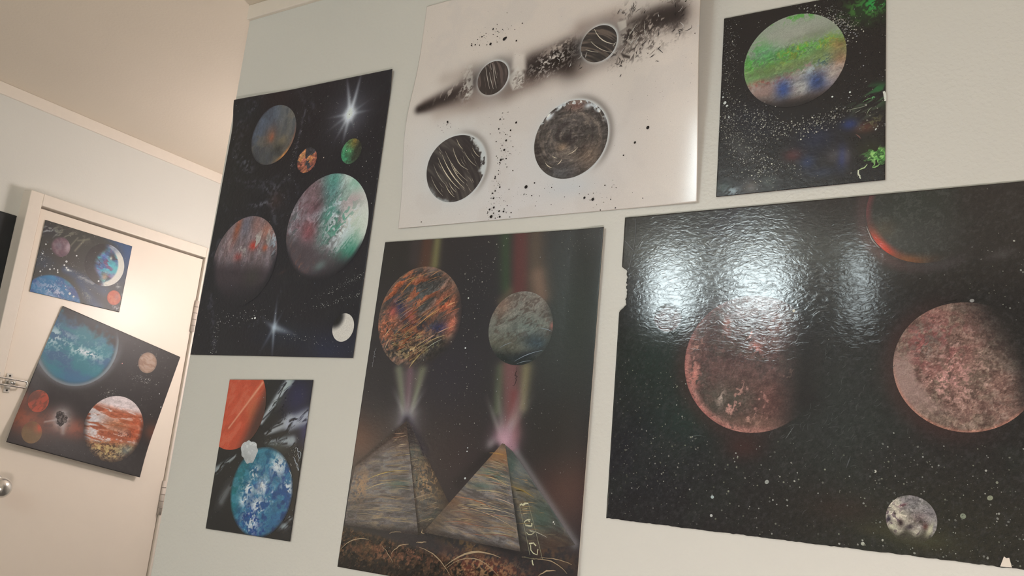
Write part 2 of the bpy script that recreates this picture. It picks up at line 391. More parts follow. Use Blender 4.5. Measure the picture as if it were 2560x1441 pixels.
    def patch(s, quad, fn, label, name, res=0.12, off=0.03, mat=None):
        q = np.array(quad, float); w = max(np.linalg.norm(q[1]-q[0]), np.linalg.norm(q[2]-q[3])); h = max(np.linalg.norm(q[3]-q[0]), np.linalg.norm(q[2]-q[1]))
        S, T = np.meshgrid(np.linspace(0, 1, int(w/res)+2), np.linspace(0, 1, int(h/res)+2))
        P = ((1-S)*(1-T))[..., None]*q[0]+(S*(1-T))[..., None]*q[1]+(S*T)[..., None]*q[2]+((1-S)*T)[..., None]*q[3]
        X, Z = s.clamp(P[..., 0], P[..., 1]); pt = fn(Pt(X, Z), S, T, s.bgf(X, Z).c)
        o = s.grid(name, X, Z, pt, off, s.root, mat=mat); o['label'] = label; return o
    def soup(s, name, label, V2, Fc, C, off, mat=None):
        V2 = np.array(V2); V = s.pos(V2[:, 0], V2[:, 1], off); cols = np.concatenate([s2l(np.array(C)/255.0)*s.gain*PIGMENT, np.full((len(C), 1), 0.3)], 1)
        me = bpy.data.meshes.new(name); me.from_pydata([tuple(v) for v in V], [], Fc); me.update()
        at = me.color_attributes.new('paint', 'FLOAT_COLOR', 'POINT'); at.data.foreach_set('color', np.clip(cols, 0, 0.95).astype(np.float32).ravel())
        me.materials.append(mat or s.mat); o = bpy.data.objects.new(name, me); COL.objects.link(o); o.parent = s.root; o['kind'] = 'stuff'; o['label'] = label
        return o
    def dots(s, D, name='paint_splatter', label='fine dots of flicked paint', off=0.07, mat=None):
        """D: rows x, z, radius, r, g, b, stretch, angle"""
        V, Fc, C = [], [], []
        for x, z, r, cr, cg, cb, st, an in D:
            if not s.inside(x*1.0, z*1.0) or (s.dark and cg < 165 and any(math.hypot(x-a, z-b) < q for a, b, q in s.discs)): continue
            o = len(V); n = 6 if r < 0.12 else 12
            for k in range(n):
                a = k*2*math.pi/n; u, w = math.cos(a)*r*st, math.sin(a)*r
                V.append((x+u*math.cos(an)-w*math.sin(an), z+u*math.sin(an)+w*math.cos(an))); C.append((cr, cg, cb))
            Fc.append([o+k for k in range(n)])
        return s.soup(name, label, V, Fc, C, off, mat)
    def strokes(s, L, name='scratch_marks', label='thin scratched paint lines', off=0.06, mat=None):
        """L: list of (points, width at start, middle, end, colour)"""
        V, Fc, C = [], [], []
        for pts, w0, wm, w1, col in L:
            p = np.array(pts, float); n = len(p); d = np.gradient(p, axis=0); d /= np.linalg.norm(d, axis=1)[:, None]+1e-9; nn = np.stack([-d[:, 1], d[:, 0]], 1)
            t = np.linspace(0, 1, n); w = np.where(t < 0.5, w0+(wm-w0)*t*2, wm+(w1-wm)*(t*2-1)); o = len(V)
            for i in range(n):
                for sg in (-1, 1): V.append(tuple(p[i]+nn[i]*w[i]*0.5*sg)); C.append(col)
            for i in range(n-1): Fc.append([o+2*i, o+2*i+2, o+2*i+3, o+2*i+1])
        return s.soup(name, label, V, Fc, C, off, mat)
RG = np.random.default_rng(11)
def cluster(n, c, sx, sz=None, ang=0, r=(0.03, 0.09), cols=((225, 222, 210),), pw=3.0, stretch=1.25, dim=0.45):
    """random droplets around c; most are small, brightness varies"""
    out = []; sz = sz or sx
    for i in range(n):
        u, w = RG.normal(0, sx), RG.normal(0, sz); a = R(ang); t = RG.random()**pw; rr = r[0]+(r[1]-r[0])*t
        col = np.array(cols[RG.integers(len(cols))], float)*(dim+(1-dim)*RG.random()**0.7)
        out.append((c[0]+u*math.cos(a)-w*math.sin(a), c[1]+u*math.sin(a)+w*math.cos(a), rr, *col, 1+(stretch-1)*RG.random(), RG.random()*3.14))
    return out
def field(n, rect, **kw):
    out = []
    for d in cluster(n, (0, 0), 1, **kw):
        out.append((RG.uniform(rect[0], rect[1]), RG.uniform(rect[2], rect[3]), *d[2:]))
    return out
def arc(a, b, bulge, n=7):
    a, b = np.array(a, float), np.array(b, float); d = b-a; nn = np.array([-d[1], d[0]]); t = np.linspace(0, 1, n)
    return [tuple(a+d*u+nn*bulge*4*u*(1-u)) for u in t]
def jit(pts, k): return [(x+RG.normal(0, k), y+RG.normal(0, k)) for x, y in pts]

# ================================================================== tall poster beside the wall's end
M_TALL = paint_mat('paint_tall', 0.38, 0.0005, 160, fine=0.15)
def bg_tall(X, Z):
    p = Pt(X, Z, (26, 24, 32))
    p.g((-139.69,53.36), 14, (31, 33, 31), 0.7); p.g((-116.03,65.26), 12, (32, 25, 32), 0.6)
    p.g((-100.61,18.00), 7, (28, 36, 66), 0.85, ry=3.2, ang=10); p.g((-112.84,19.81), 6, (26, 34, 52), 0.7, ry=2)
    p.g((-124.56,65.79), 4, (42, 24, 26), 0.5)
    n = p.n(0.5, 3, octv=3); n2 = p.n(3.0, 9, octv=3)
    for a, b, w, k in (((-134.90,61.63), (-128.80,66.47), .5, .35), ((-134.20,56.24), (-129.02,52.16), .8, .35), ((-129.61,49.67), (-120.52,47.49), .6, .3), ((-127.78,44.45), (-121.62,44.93), .35, .6), ((-121.62,44.93), (-119.52,40.50), .4, .4), ((-116.53,62.38), (-117.57,51.69), .22, .5), ((-123.29,47.35), (-118.37,45.25), 1.2, .25), ((-132.38,61.27), (-134.01,57.97), .6, .25), ((-134.23,27.52), (-130.45,17.50), .5, .3), ((-131.59,55.48), (-129.42,51.35), .4, .3)):
        p.mix(k*seg(X, Z, a, b, w*1.3)*sm(.4, .7, n)*1.5, (98, 98, 106))
    for i, (c0, r0) in enumerate((((-124.65,58.46), 9.5), ((-124.65,58.46), 11), ((-129.20,47.93), 6), ((-118.37,45.25), 3.5), ((-125.40,32.04), 11))):
        dd = np.hypot(X-c0[0], Z-c0[1]); p.mix(.4*np.exp(-((dd-r0)/.5)**2)*sm(.45, .8, p.n(2.5, 400+i))*sm(.35, .65, n), (92, 94, 102))
    p.g((-120.53,45.04), 1.6, (70, 45, 40), 0.5); p.g((-115.86,31.23), 1.0, (75, 50, 45), 0.5, ry=.3, ang=20)
    p.mix(0.25*sm(.55, .8, n2), (38, 38, 42))
    p.g((-105.02,59.79), 3.2, (104, 106, 114), .65); p.burst((-105.02,59.79), 1.45, [(103, 9, .55, .95), (76, 9.4, .55, 1.0), (0, 6, .4, .55), (180, 6.5, .4, .55), (-97, 6.5, .55, .9), (-120, 6.5, .45, .7), (-62, 4, .4, .5), (25, 6, .35, .35), (208, 7, .4, .4)], (224, 226, 230))
    p.burst((-115.69,21.31), 0.3, [(94, 6.4, .36, .8), (-83, 6.8, .38, .8), (-14, 7, .7, .85), (158, 4.2, .6, .6), (-120, 6.4, .45, .5), (60, 4.2, .35, .4)], (176, 186, 196))
    p.g((-98.95,21.17), 4.2, (14, 14, 22), 0.5)
    return p
tall = Poster('painted_poster', 'tall black space painting with six planets and a white starburst', 'M', (-136.7, -96.2, 16.2, 67.0), bg_tall,
    lift=lambda x, z: 0.5*sm(60, 67.5, z)*(1-sm(-136, -120, x))+0.35*sm(62, 67.5, z), mat=M_TALL, quad=[(-136.4, 67.2), (-96.1, 66.7), (-96.3, 16.1), (-137.0, 16.3)], rim=M_PAPERD)
def T1(p, u, v, bg):
    n = p.n(1.2, 21, st=2.5, ang=90); n2 = p.n(2.5, 22)
    p.c[:] = (88, 87, 86); p.mix(sm(.1, .9, v*.7-u*.5+.3)*.8, (84, 94, 112)); p.mix(sm(.0, .8, u+v*.4)*.7, (108, 106, 102)); p.mix(sm(.2, -.7, v)*.8, (70, 70, 71))
    p.mix(.5*sm(.5, .8, n), (70, 72, 80)); p.mix(.4*sm(.55, .8, n2), (116, 104, 88))
    p.g((-124.82,58.49), 1.4, (128, 90, 72), .75, ry=1.8); p.g((-124.44,57.94), .55, (158, 88, 62), .8, ry=.8); p.g((-121.34,56.91), 1.3, (125, 110, 82), .6)
    p.g((-121.99,55.41), 1.1, (52, 48, 42), .6); p.mix(sm(.86, .98, np.hypot(u, v))*gs(u, v, (.62, -.72), .32), (212, 140, 78)); p.mix(sm(.9, 1, np.hypot(u, v))*gs(u, v, (.95, -.2), .35)*.8, (140, 88, 72))
    p.tex(.12, .8, 25, ang=90, st=2)
    return p.mix(.4*sm(.93, 1, np.hypot(u, v))*sm(0, -.5, u), bg)
tall.disc((-124.14, 58.41), 5.97, T1, 'blue-grey planet with an orange centre and a gold rim')
def T2(p, u, v, bg):
    n, _ = p.ch(.9, 31, ang=40, st=1.6); p.c[:] = (62, 60, 66); p.mix(sm(.45, .55, n)*.95, (150, 86, 70)); p.mix(sm(.8, .9, n), (196, 128, 84)); p.mix(sm(.15, .05, n), (48, 52, 60))
    p.tex(.5, .6, 33); return p.g((-115.6, 53.1), .6, (190, 150, 100), .7, ry=.3, ang=30)
tall.disc((-114.0, 52.14), 2.44, T2, 'small rust and grey planet', res=.07)
def T3(p, u, v, bg):
    n = p.n(.8, 35); p.c[:] = (62, 118, 84); p.mix(sm(.5, .7, n), (70, 158, 112)); p.mix(gs(u, v, (.3, .8), .75), (118, 98, 48)); p.mix(sm(-.2, .6, u*.9-v*.3)*.9, (46, 44, 36)); p.mix(sm(.5, 1, -v)*.5, (60, 84, 62)); return p.tex(.4, .5, 37)
tall.disc((-103.28, 52.53), 2.35, T3, 'small green planet with an olive cap', res=.07)
def T4(p, u, v, bg):
    n = p.n(1.8, 41, warp=.8); c, d = p.ch(1.05, 42, ang=50, st=1.7, warp=1.0); f = p.n(.7, 43, ang=60, st=2.0, warp=.8)
    p.c[:] = (118, 100, 106); p.mix(sm(.4, .7, n)*.7, (142, 126, 132)); p.mix(sm(.5, .8, f)*.6, (96, 62, 68))
    p.g((-106.44,46.33), 3.2, (66, 116, 112), .95, ry=4, ang=0); p.g((-105.73,47.80), 3.0, (88, 150, 132), .7, ry=1.6)
    p.g((-106.85,39.19), 2.0, (74, 116, 104), .8, ry=4.5); p.g((-105.89,42.45), 2.2, (88, 128, 124), .85)
    p.mix(sm(.12, .62, u+.12*v)*1.0, (222, 218, 210)); p.g((-101.16,46.25), 2.0, (120, 176, 150), .7, ry=2.2); p.g((-100.99,43.22), 2.6, (176, 150, 152), .8, ry=1.7); p.g((-99.03,38.61), 2.2, (206, 212, 192), .8, ry=4)
    p.g((-100.23,33.86), 2.4, (36, 120, 92), .95, ry=3.4, ang=25); p.g((-101.62,32.19), 3.0, (40, 90, 78), .9, ry=2)
    w = gs(p.x, p.y, (-103.72,39.26), 3.6, 5.0, 0); p.mix(w*sm(.45, .6, c)*.95, (216, 222, 222)); p.mix(w*sm(.3, .2, c)*.85, (82, 146, 124))
    w = gs(p.x, p.y, (-114.86,39.48), 1.8, 4.4, 0); p.mix(w*sm(.5, .62, c)*.8, (176, 180, 186)); p.mix(w*sm(.35, .25, c)*.8, (96, 106, 108))
    w = gs(p.x, p.y, (-109.83,41.10), 2.2, 1.6, 30); p.mix(w*sm(.45, .6, c)*.9, (184, 184, 192))
    p.g((-110.92,38.42), 1.9, (152, 88, 94), .85, ry=2.2); p.g((-110.93,45.53), 2.6, (128, 96, 100), .7, ry=3); p.g((-109.76,42.79), 2.0, (104, 62, 70), .6, ry=1.2, ang=20)
    p.mix(sm(.5, .62, c)*gs(p.x, p.y, (-102.10,40.92), 2.2, 1.2, 15)*.9, (222, 224, 222)); p.g((-104.32,41.41), .8, (52, 104, 92), .8, ry=.35, ang=-20); p.l((-106.18,37.79), (-103.44,39.84), .12, (80, 130, 112), .8)
    p.tex(.2, .9, 45, ang=45, st=1.7, line=.9, where=sm(.62, .25, u))
    dk = sm(-.28, -.62, v+.38*u*(u < 0)+.35*np.clip(u, 0, 1)); p.mix(dk*.78, (66, 56, 60)); p.mix(dk*sm(.6, .8, f)*.5, (110, 86, 84))
    p.g((-106.78,31.86), 1.4, (112, 128, 124), .8*1, ry=.9, ang=25); p.mix(gs(p.x, p.y, (-111.82,31.94), 1.3, .8, -40)*sm(.5, .7, f), (150, 96, 80))
    p.mix(sm(-.68, -1.0, v-.2*u)*.75, bg); return p.mix(.8*sm(.9, 1.0, np.hypot(u, v))*sm(-.2, -.5, v), bg)
tall.disc((-106.68, 39.12), 9.6, T4, 'large teal, mauve and white planet')
def T5(p, u, v, bg):
    f = p.n(.9, 52, ang=90, st=3, warp=.5); c, _ = p.ch(.8, 53, ang=70, st=2)
    p.c[:] = (116, 98, 100); p.mix(sm(.4, .7, f)*.7, (134, 120, 124)); p.g((-127.61,40.81), 1.5, (104, 102, 116), .7, ry=2.2); p.g((-124.60,40.59), 1.3, (136, 98, 92), .8, ry=2.2); p.g((-121.61,39.33), 1.8, (162, 106, 88), .75, ry=2.0)
    p.g((-129.80,40.06), .75, (150, 76, 50), .9, ry=2.6, ang=-12); p.g((-131.07,37.25), 1.3, (150, 112, 112), .6, ry=2); p.g((-124.53,36.69), 1.1, (178, 56, 44), .95, ry=.85); p.g((-121.38,36.06), .65, (188, 90, 62), .9, ry=.6); p.g((-128.27,34.67), 1.1, (142, 62, 60), .85, ry=.8)
    w = gs(p.x, p.y, (-124.70,37.45), 6, 2.6); p.mix(w*sm(.82, .9, c), (176, 168, 160)); p.mix(gs(p.x, p.y, (-119.15,36.51), 1.2, 2.6)*sm(.6, .7, c), (150, 158, 166)); p.mix(gs(p.x, p.y, (-119.09,35.34), 1.0, 1.6)*sm(.4, .3, c), (58, 64, 68))
    p.tex(.2, .8, 57, ang=80, st=1.8, line=.9)
    dk = sm(.12, -.3, v+.1*u); p.mix(dk*.92, (56, 46, 52)); p.g((-123.51,30.60), 2, (58, 56, 50), .6*1, ry=2); p.g((-129.24,27.28), 1.0, (80, 52, 62), .6)
    p.mix(sm(-.35, -.9, v)*.85, bg); p.mix(sm(.8, 1, np.hypot(u, v))*sm(.25, -.1, v)*.9, bg); return p
tall.disc((-126.5, 33.9), 8.6, T5, 'dark planet with rust and red streaks on top')
def T6(p, u, v, bg):
    p.c[:] = (216, 206, 194); d = np.hypot(u+.85, v-.75); p.mix(sm(1.05, .45, d), (20, 19, 22)); return p
tall.disc((-99.34, 21.13), 2.38, T6, 'small plain white moon', res=.07)
D = field(420, tall.rect, r=(.02, .07), cols=((200, 200, 205), (170, 180, 200), (190, 170, 160)), dim=.25)
D += cluster(120, (-98.90,29.04), 5, .35, 20, r=(.03, .07), dim=.4)+cluster(110, (-98.87,26.33), 5, .3, 12, r=(.03, .08), dim=.4)+cluster(90, (-123.27,23.12), 4.5, .9, -3, r=(.03, .1))+cluster(70, (-130.85,19.07), .5, 2.4, 0, r=(.03, .1))
D += cluster(60, (-117.17,54.94), .4, 5, -8, r=(.03, .08), dim=.3)+cluster(110, (-109.28,57.99), 5, 5, r=(.02, .07), dim=.3)+cluster(90, (-100.02,51.21), 3, 4, r=(.02, .08), dim=.4)+cluster(60, (-108.69,19.43), 4, .4, -8, r=(.03, .07))
D += [(*(-120.87,23.01), .2, 225, 222, 215, 1.3, 0), (*(-121.57,22.94), .13, 225, 222, 215, 1.2, 0), (*(-109.79,52.11), .1, 220, 200, 180, 1.4, .6), (*(-105.00,59.71), .09, 120, 110, 90, 1, 0)]
tall.dots(D)

# ================================================================== small poster under it
M_GLOSS = paint_mat('paint_gloss', 0.26, 0.00025, 150, fine=0.12)
def bg_small(X, Z):
    p = Pt(X, Z, (30, 29, 30)); n = p.n(.8, 61, ang=40, st=3, warp=.6)
    p.g((-107.43,9.42), 3.6, (34, 36, 74), .9, ry=3.6); p.g((-104.43,3.86), 1.6, (52, 50, 92), .8, ry=2.4); p.g((-112.01,8.59), 2.2, (84, 92, 84), .55, ry=1.0, ang=55); p.g((-110.67,1.08), 2.6, (90, 96, 80), .5, ry=.7, ang=-10)
    p.g((-121.45,-7.73), 1.2, (84, 84, 84), .6, ry=2.8, ang=-25); p.g((-124.03,10.97), 1.4, (72, 48, 40), .7)
    def wing(a, b, w0, w1, k, col): p.mix(k*seg(X, Z, a, b, w0*1.25, w1*1.25, 1.5)*sm(.18, .42, n), col)
    wing((-115.08,4.84), (-110.15,11.81), .35, .75, .95, (184, 188, 190)); wing((-111.13,10.42), (-109.25,12.06), .3, .5, .7, (170, 180, 176)); wing((-113.65,2.90), (-108.46,5.39), .25, .95, .9, (176, 178, 180)); wing((-108.36,4.96), (-104.61,6.24), 1.0, 1.1, .95, (176, 178, 190)); wing((-113.03,1.60), (-107.15,2.18), .3, .75, .9, (172, 178, 182)); wing((-120.02,-1.11), (-124.49,-3.94), .2, .55, .85, (160, 166, 166)); wing((-119.66,-5.35), (-121.84,-8.89), .3, .6, .6, (120, 122, 122))
    for a, b, w in (((-114.85,5.30), (-112.13,7.68), .16), ((-113.12,6.29), (-110.13,10.23), .14), ((-112.23,8.13), (-110.78,11.79), .12), ((-115.32,3.02), (-112.77,4.73), .2), ((-113.75,3.34), (-109.92,4.88), .14), ((-111.71,1.46), (-108.47,2.54), .14), ((-113.35,1.58), (-109.23,3.15), .12), ((-110.41,1.32), (-108.28,1.68), .18), ((-123.63,-3.19), (-120.38,-1.02), .12)):
        p.mix(.9*seg(X, Z, a, b, w)*sm(.25, .5, n), (26, 25, 28))
    p.g((-112.12,-3.83), 3.8, (34, 40, 40), .6); p.g((-105.99,-11.73), 2.0, (36, 34, 38), .7)
    p.mix(gs(X, Z, (-106.08,-11.33), 1.0, .5, 20)*sm(.4, .6, n), (150, 160, 164)); p.mix(gs(X, Z, (-105.05,-9.76), .5, .9, 30)*sm(.45, .6, n), (140, 146, 150))
    return p
small = Poster('painted_poster', 'small painting of an orange and a blue planet, below the tall poster', 'M', (-124.8, -104.35, -13.6, 12.1), bg_small, mat=M_GLOSS, res=.11, gain=1.1, quad=[(-124.9, 11.9), (-104.4, 12.3), (-104.3, -13.5), (-124.7, -13.8)], rim=M_PAPERD)
def SO(p, u, v, bg):
    n = p.n(1.0, 65, ang=55, st=2); p.c[:] = (206, 84, 56); p.mix(sm(.5, .8, n)*.5, (216, 112, 84)); p.mix(sm(.5, .2, n)*.5, (180, 72, 46)); p.g((-117.47,6.55), 1.5, (176, 96, 58), .6, ry=2.2)
    p.l((-123.02,3.40), (-116.28,11.53), .16, (232, 160, 126), .9, w1=.26); p.mix(sm(.55, .95, u-.4*v)*.9, (70, 46, 40)); return p.mix(.9*sm(-.45, -.85, u)*sm(.25, .65, v), bg)
small.disc((-122.32, 7.37), 7.66, SO, 'bright orange planet cut by the card edge')
def SA(p, u, v, bg):
    n = p.n(.5, 68); p.c[:] = (196, 196, 194); p.mix(sm(.5, .8, n), (222, 220, 216)); return p.mix(sm(.3, -.9, v+u*.4)*.35, (130, 130, 128))
small.disc((-116.87,-0.21), 1.95, SA, 'white cotton-like rock between the planets', res=.07, name='painted_rock', wob=.16, off=.05)
def SB(p, u, v, bg):
    n = p.n(1.7, 71, warp=1.2); f = p.n(.6, 72, warp=.8); p.c[:] = (30, 74, 124); p.mix(sm(.55, .8, p.n(2.5, 73)), (22, 56, 122)); p.mix(sm(-.2, -.85, u-.25*v), (22, 108, 116)); p.mix(sm(.2, .9, v-.3*u)*.7, (32, 106, 122)); p.mix(sm(.42, .6, p.n(1.4, 77))*.6, (66, 136, 158))
    w = np.zeros(u.shape)
    for c, r in (((-112.67,-5.62), 1.7), ((-109.39,-1.88), 2.0), ((-106.58,-5.50), 1.5), ((-115.81,-6.11), 1.8), ((-113.92,-11.35), 2.1), ((-112.88,-8.88), 1.9), ((-114.71,-3.83), 1.5), ((-116.31,-8.13), 1.2), ((-110.16,-6.90), 1.4)): w = np.maximum(w, gs(p.x, p.y, c, r))
    p.mix(sm(.38, .62, n*.55+f*.45)*w*1.15, (206, 212, 212)); p.g((-112.67,-5.62), 1.3, (204, 206, 204), .85, p=1.5); p.mix(w*sm(.5, .3, f)*.35, (40, 90, 150))
    p.tex(.14, .7, 75); p.mix(sm(.62, 1, u*.6-v*.6)*.55, (36, 44, 70)); return p.mix(sm(.93, 1.0, np.hypot(u, v))*.6, bg)
small.disc((-112.6, -6.5), 7.35, SB, 'blue planet with white cloud patches')
small.dots(field(130, small.rect, r=(.02, .05), cols=((190, 190, 195),), dim=.3)+cluster(60, (-106.69,0.05), .6, 1.2, r=(.02, .07))+cluster(25, (-110.35,6.86), 1.4, 1.2, r=(.04, .1), cols=((18, 17, 20),)))
small.strokes([(jit(arc((a, b), (a+.7, b-1.2), .2), .05), .04, .12, .03, (190, 192, 196)) for a, b in ((-106.0, 1.2), (-105.6, .2), (-106.3, -.4), (-105.5, -1.2), (-105.3, .7), (-106.8, -2.6), (-106.0, -.9))]+[(arc((-105.04,-1.98), (-104.57,-2.47), .1), .1, .3, .1, (170, 170, 172))], label='pale scribbled mark along the edge')

# ================================================================== white poster with black planets
M_WHITE = paint_mat('paint_white', 0.13, 0.0002, 9, fine=0.04)
def bg_white(X, Z):
    p = Pt(X, Z, (205, 198, 190)); n = p.n(.55, 81, warp=.8); n2 = p.n(1.3, 82, warp=.8); f = p.n(.28, 84, warp=.7); c, d = p.ch(.55, 85)
    p.g((-81.31,47.27), 13, (196, 199, 199), .8); p.g((-59.01,44.71), 12, (198, 198, 198), .8); p.g((-69.31,39.24), 10, (198, 200, 203), .6); p.mix(.35*sm(.5, .8, p.n(6, 86)), (192, 188, 184))
    gr = (150, 138, 130); bk = (36, 30, 30)
    # soft smoky band
    p.l((-86.95,58.20), (-76.18,60.26), 1.3, (132, 118, 112), .8, w1=2.7, p=1.2); p.l((-88.09,57.63), (-79.10,60.17), .9, bk, .95, w1=2.3, p=1.2); p.l((-78.01,59.41), (-71.98,59.54), 2.6, (120, 106, 100), .85); p.l((-78.36,62.09), (-72.32,62.45), 2.0, bk, .6)
    p.l((-71.91,58.96), (-66.85,60.05), 1.7, (110, 98, 92), .75); p.l((-67.00,61.48), (-53.56,63.54), 3.0, (118, 104, 98), .8, w1=3.3, p=1.2); p.l((-67.06,62.05), (-61.27,62.76), 2.3, bk, .97, p=1.4); p.l((-61.27,62.76), (-58.47,63.18), 2.5, (28, 23, 23), .98, p=1.4); p.g((-60.23,60.78), 2.2, (40, 32, 30), .7)
    p.l((-59.06,66.60), (-54.12,67.18), 1.6, (136, 122, 114), .75); p.l((-58.49,60.19), (-53.91,61.21), 1.4, (140, 128, 120), .7)
    p.l((-53.33,64.03), (-42.28,63.55), 2.4, (128, 118, 112), .75); p.l((-50.14,63.91), (-43.29,64.02), 2.0, bk, .93, p=1.6); p.l((-52.74,63.38), (-48.78,63.10), 1.8, (58, 50, 48), .85)
    p.l((-84.31,56.61), (-77.16,57.82), 1.6, (158, 146, 138), .5); p.l((-84.16,62.82), (-79.15,63.11), 1.4, (160, 150, 142), .45)
    # foil gaps in it
    w = gs(X, Z, (-81.78,60.33), 3.2, 1.2, 20); p.mix(w*sm(.62, .75, fbm(X, Z, .5, 87, ang=80, st=3))*.8, (186, 178, 170)); p.mix(gs(X, Z, (-79.52,59.66), .9, 1.4)*sm(.4, .6, n), (190, 190, 186))
    w = gs(X, Z, (-64.12,62.34), 3.6, 1.9, 18); p.mix(w*sm(.62, .7, f), (205, 200, 194)); w = gs(X, Z, (-62.89,64.61), 3.0, .8, 20); p.mix(w*sm(.45, .6, n), (168, 158, 150))
    w = gs(X, Z, (-51.39,63.10), 2.4, 2.0); p.mix(w*sm(.42, .55, n), (176, 170, 162)); p.mix(gs(X, Z, (-46.21,62.83), 4.5, 2.2)*sm(.66, .76, n), (170, 160, 152)); p.mix(gs(X, Z, (-47.65,61.56), 4, 1.1)*sm(.5, .62, f), (198, 190, 182)); p.mix(gs(X, Z, (-51.20,67.61), 2.0, 1.2)*sm(.6, .72, n), (84, 78, 76)); p.mix(gs(X, Z, (-49.12,60.55), 4.5, 1.3, 5)*sm(.7, .8, n), (72, 66, 64)); p.mix(gs(X, Z, (-42.79,63.91), 1.2, 2.4)*sm(.6, .7, n), (48, 42, 42)); p.mix(gs(X, Z, (-45.90,65.89), 4, .7)*sm(.6, .72, n), (90, 82, 78))
    p.mix(poly(X, Z, [(-71.06,65.09), (-69.14,64.43), (-68.54,61.76), (-69.72,61.41), (-71.36,62.28)], .5)*.85, (206, 201, 194)); p.mix(poly(X, Z, [(-71.83,60.93), (-70.16,62.63), (-68.75,60.95), (-68.81,58.72), (-70.63,58.60)], .3)*.9*sm(.15, .5, n), (200, 198, 192)); p.mix(poly(X, Z, [(-72.32,62.45), (-70.85,61.90), (-71.83,60.93)], .2)*.6, (120, 106, 98)); p.mix(gs(X, Z, (-69.25,59.92), .9, 1.1)*sm(.6, .7, n), (96, 86, 82))
    p.mix(poly(X, Z, [(-80.67,64.58), (-79.01,64.56), (-78.28,59.45), (-79.18,58.29), (-80.29,59.20)], .2)*.6*sm(.3, .55, n), (190, 188, 182)); p.mix(poly(X, Z, [(-53.35,66.47), (-51.73,66.33), (-51.53,65.11), (-52.79,64.84)], .12)*.9, (186, 182, 174)); p.mix(poly(X, Z, [(-52.42,61.35), (-50.43,60.12), (-50.51,59.72), (-51.82,60.39)], .1)*.9, (50, 44, 42))
    # pale rims and dark halos round the planets
    for c0, r0, k in (((-79.88, 46.64), 5.6, .75), ((-59.55, 48.94), 6.13, .95), ((-74.68, 61.36), 2.9, .5), ((-56.09, 63.59), 2.96, .6)):
        dd = np.hypot(X-c0[0], Z-c0[1]); sd = ((X-c0[0])*.9+(Z-c0[1])*.35)/r0
        p.mix(np.exp(-((dd-r0-.4)/.6)**2)*sm(.1, .9, sd)*k*.85, (112, 103, 98)); p.mix(np.exp(-((dd-r0-.05)/(.22))**2)*(.45+.5*sm(-.6, .6, sd)), (196, 202, 203)); p.mix(np.exp(-np.clip(dd-r0, 0, 9)**2/2.2)*(dd > r0)*.2, (186, 196, 200))
    p.mix(.6*gs(X, Z, (-58.70,41.35), 4.5, 1.6), (184, 192, 198)); p.a = np.full(X.shape, 1.0)
    return p
white = Poster('painted_poster', 'white glossy poster with black banded planets and a smoky black streak', 'M', (-90.35, -39.55, 37.5, 78.0), bg_white,
    lift=lambda x, z: 1.5*gs(x, z, (-91.5, 54.5), 8, 9)+2.7*sm(-54, -45, x)*sm(34, 66, z+.3*(x+42))+.1*sm(-47, -39.5, x), mat=M_WHITE, gain=1.3, dark=False, quad=[(-90.4, 77.6), (-39.6, 78.0), (-39.5, 37.4), (-90.3, 37.5)], res=.15)
def bands(p, u, v, ang, freq, seed):
    a, b = rot(u, v, ang); b = b+.18*a*a; return fbm(a, b, freq, seed, octv=3, st=9, warp=.1)
def W1(p, u, v, bg):
    n = bands(p, u, v, -52, .09, 91); p.c[:] = (58, 55, 56); p.mix(sm(.5, .8, n)*.5, (92, 87, 84)); p.mix(sm(.5, .2, n)*.6, (42, 39, 42)); d = np.hypot(u, v); m = p.n(.9, 93)
    e = sm(.72, 1.0, d*(u*.8+v*.25+.2)+m*.25); p.mix(e*sm(.95, 1.05, u*.9+v*.3+m*.55), (188, 196, 198)); p.mix(sm(.9, 1.0, d+m*.12-.05)*sm(-.3, -.8, v)*sm(.2, -.3, u)*.9, (150, 158, 160)); return p
white.disc((-79.88, 46.64), 5.6, W1, 'dark planet with diagonal cream scratches')
def W2(p, u, v, bg):
    r = np.hypot(u+.05, v-.05); th = np.arctan2(v, u); n = fbm(r*9+th*.35, th*1.3, 1.0, 95, octv=4, warp=.5); m = p.n(1.2, 96, warp=.6)
    p.c[:] = (72, 69, 68); p.mix(sm(.5, .8, n)*.65, (116, 107, 100)); p.mix(sm(.45, .2, n)*.7, (54, 49, 50)); p.mix(gs(u, v, (-.05, -.02), .14), (44, 41, 43)); p.mix(gs(u, v, (-.2, -.18), .14, .1)*.8, (160, 138, 118)); p.mix(gs(u, v, (.55, -.5), .35)*.5, (128, 108, 92)); p.mix(sm(.6, 1, r)*sm(0, -.8, u)*.6, (62, 57, 55)); p.mix(gs(u, v, (-.2, -.85), .4, .2)*.6, (76, 80, 84)); p.mix(gs(u, v, (.1, .85), .25, .12)*.6, (100, 70, 66))
    p.mix(sm(.55, .65, p.n(.6, 97))*sm(.86, .94, np.hypot(u, v))*sm(.25, .6, v), (192, 202, 208)); return p.tex(.3, .8, 98, line=.8).mix(gs(u, v, (.42, .8), .1, .07)+gs(u, v, (-.62, .66), .12, .06, 40), (196, 204, 210))
white.disc((-59.55, 48.94), 6.13, W2, 'large dark planet painted in swirls')
def W3(p, u, v, bg):
    n = bands(p, u, v, -78, .1, 101); p.c[:] = (56, 51, 50); p.mix(sm(.55, .8, n)*.6, (112, 98, 94)); p.mix(sm(.3, .9, u)*.5, (80, 72, 72)); return p
white.disc((-74.68, 61.36), 2.9, W3, 'small dark planet with upright pale stripes', res=.06)
def W4(p, u, v, bg):
    n = bands(p, u, v, -28, .12, 105); p.c[:] = (58, 55, 54); p.mix(sm(.5, .8, n)*.6, (120, 106, 96)); p.mix(sm(.45, .2, n)*.6, (40, 37, 38)); p.mix(gs(u, v, (0, -.8), .6, .25)*.7, (42, 42, 42)); return p
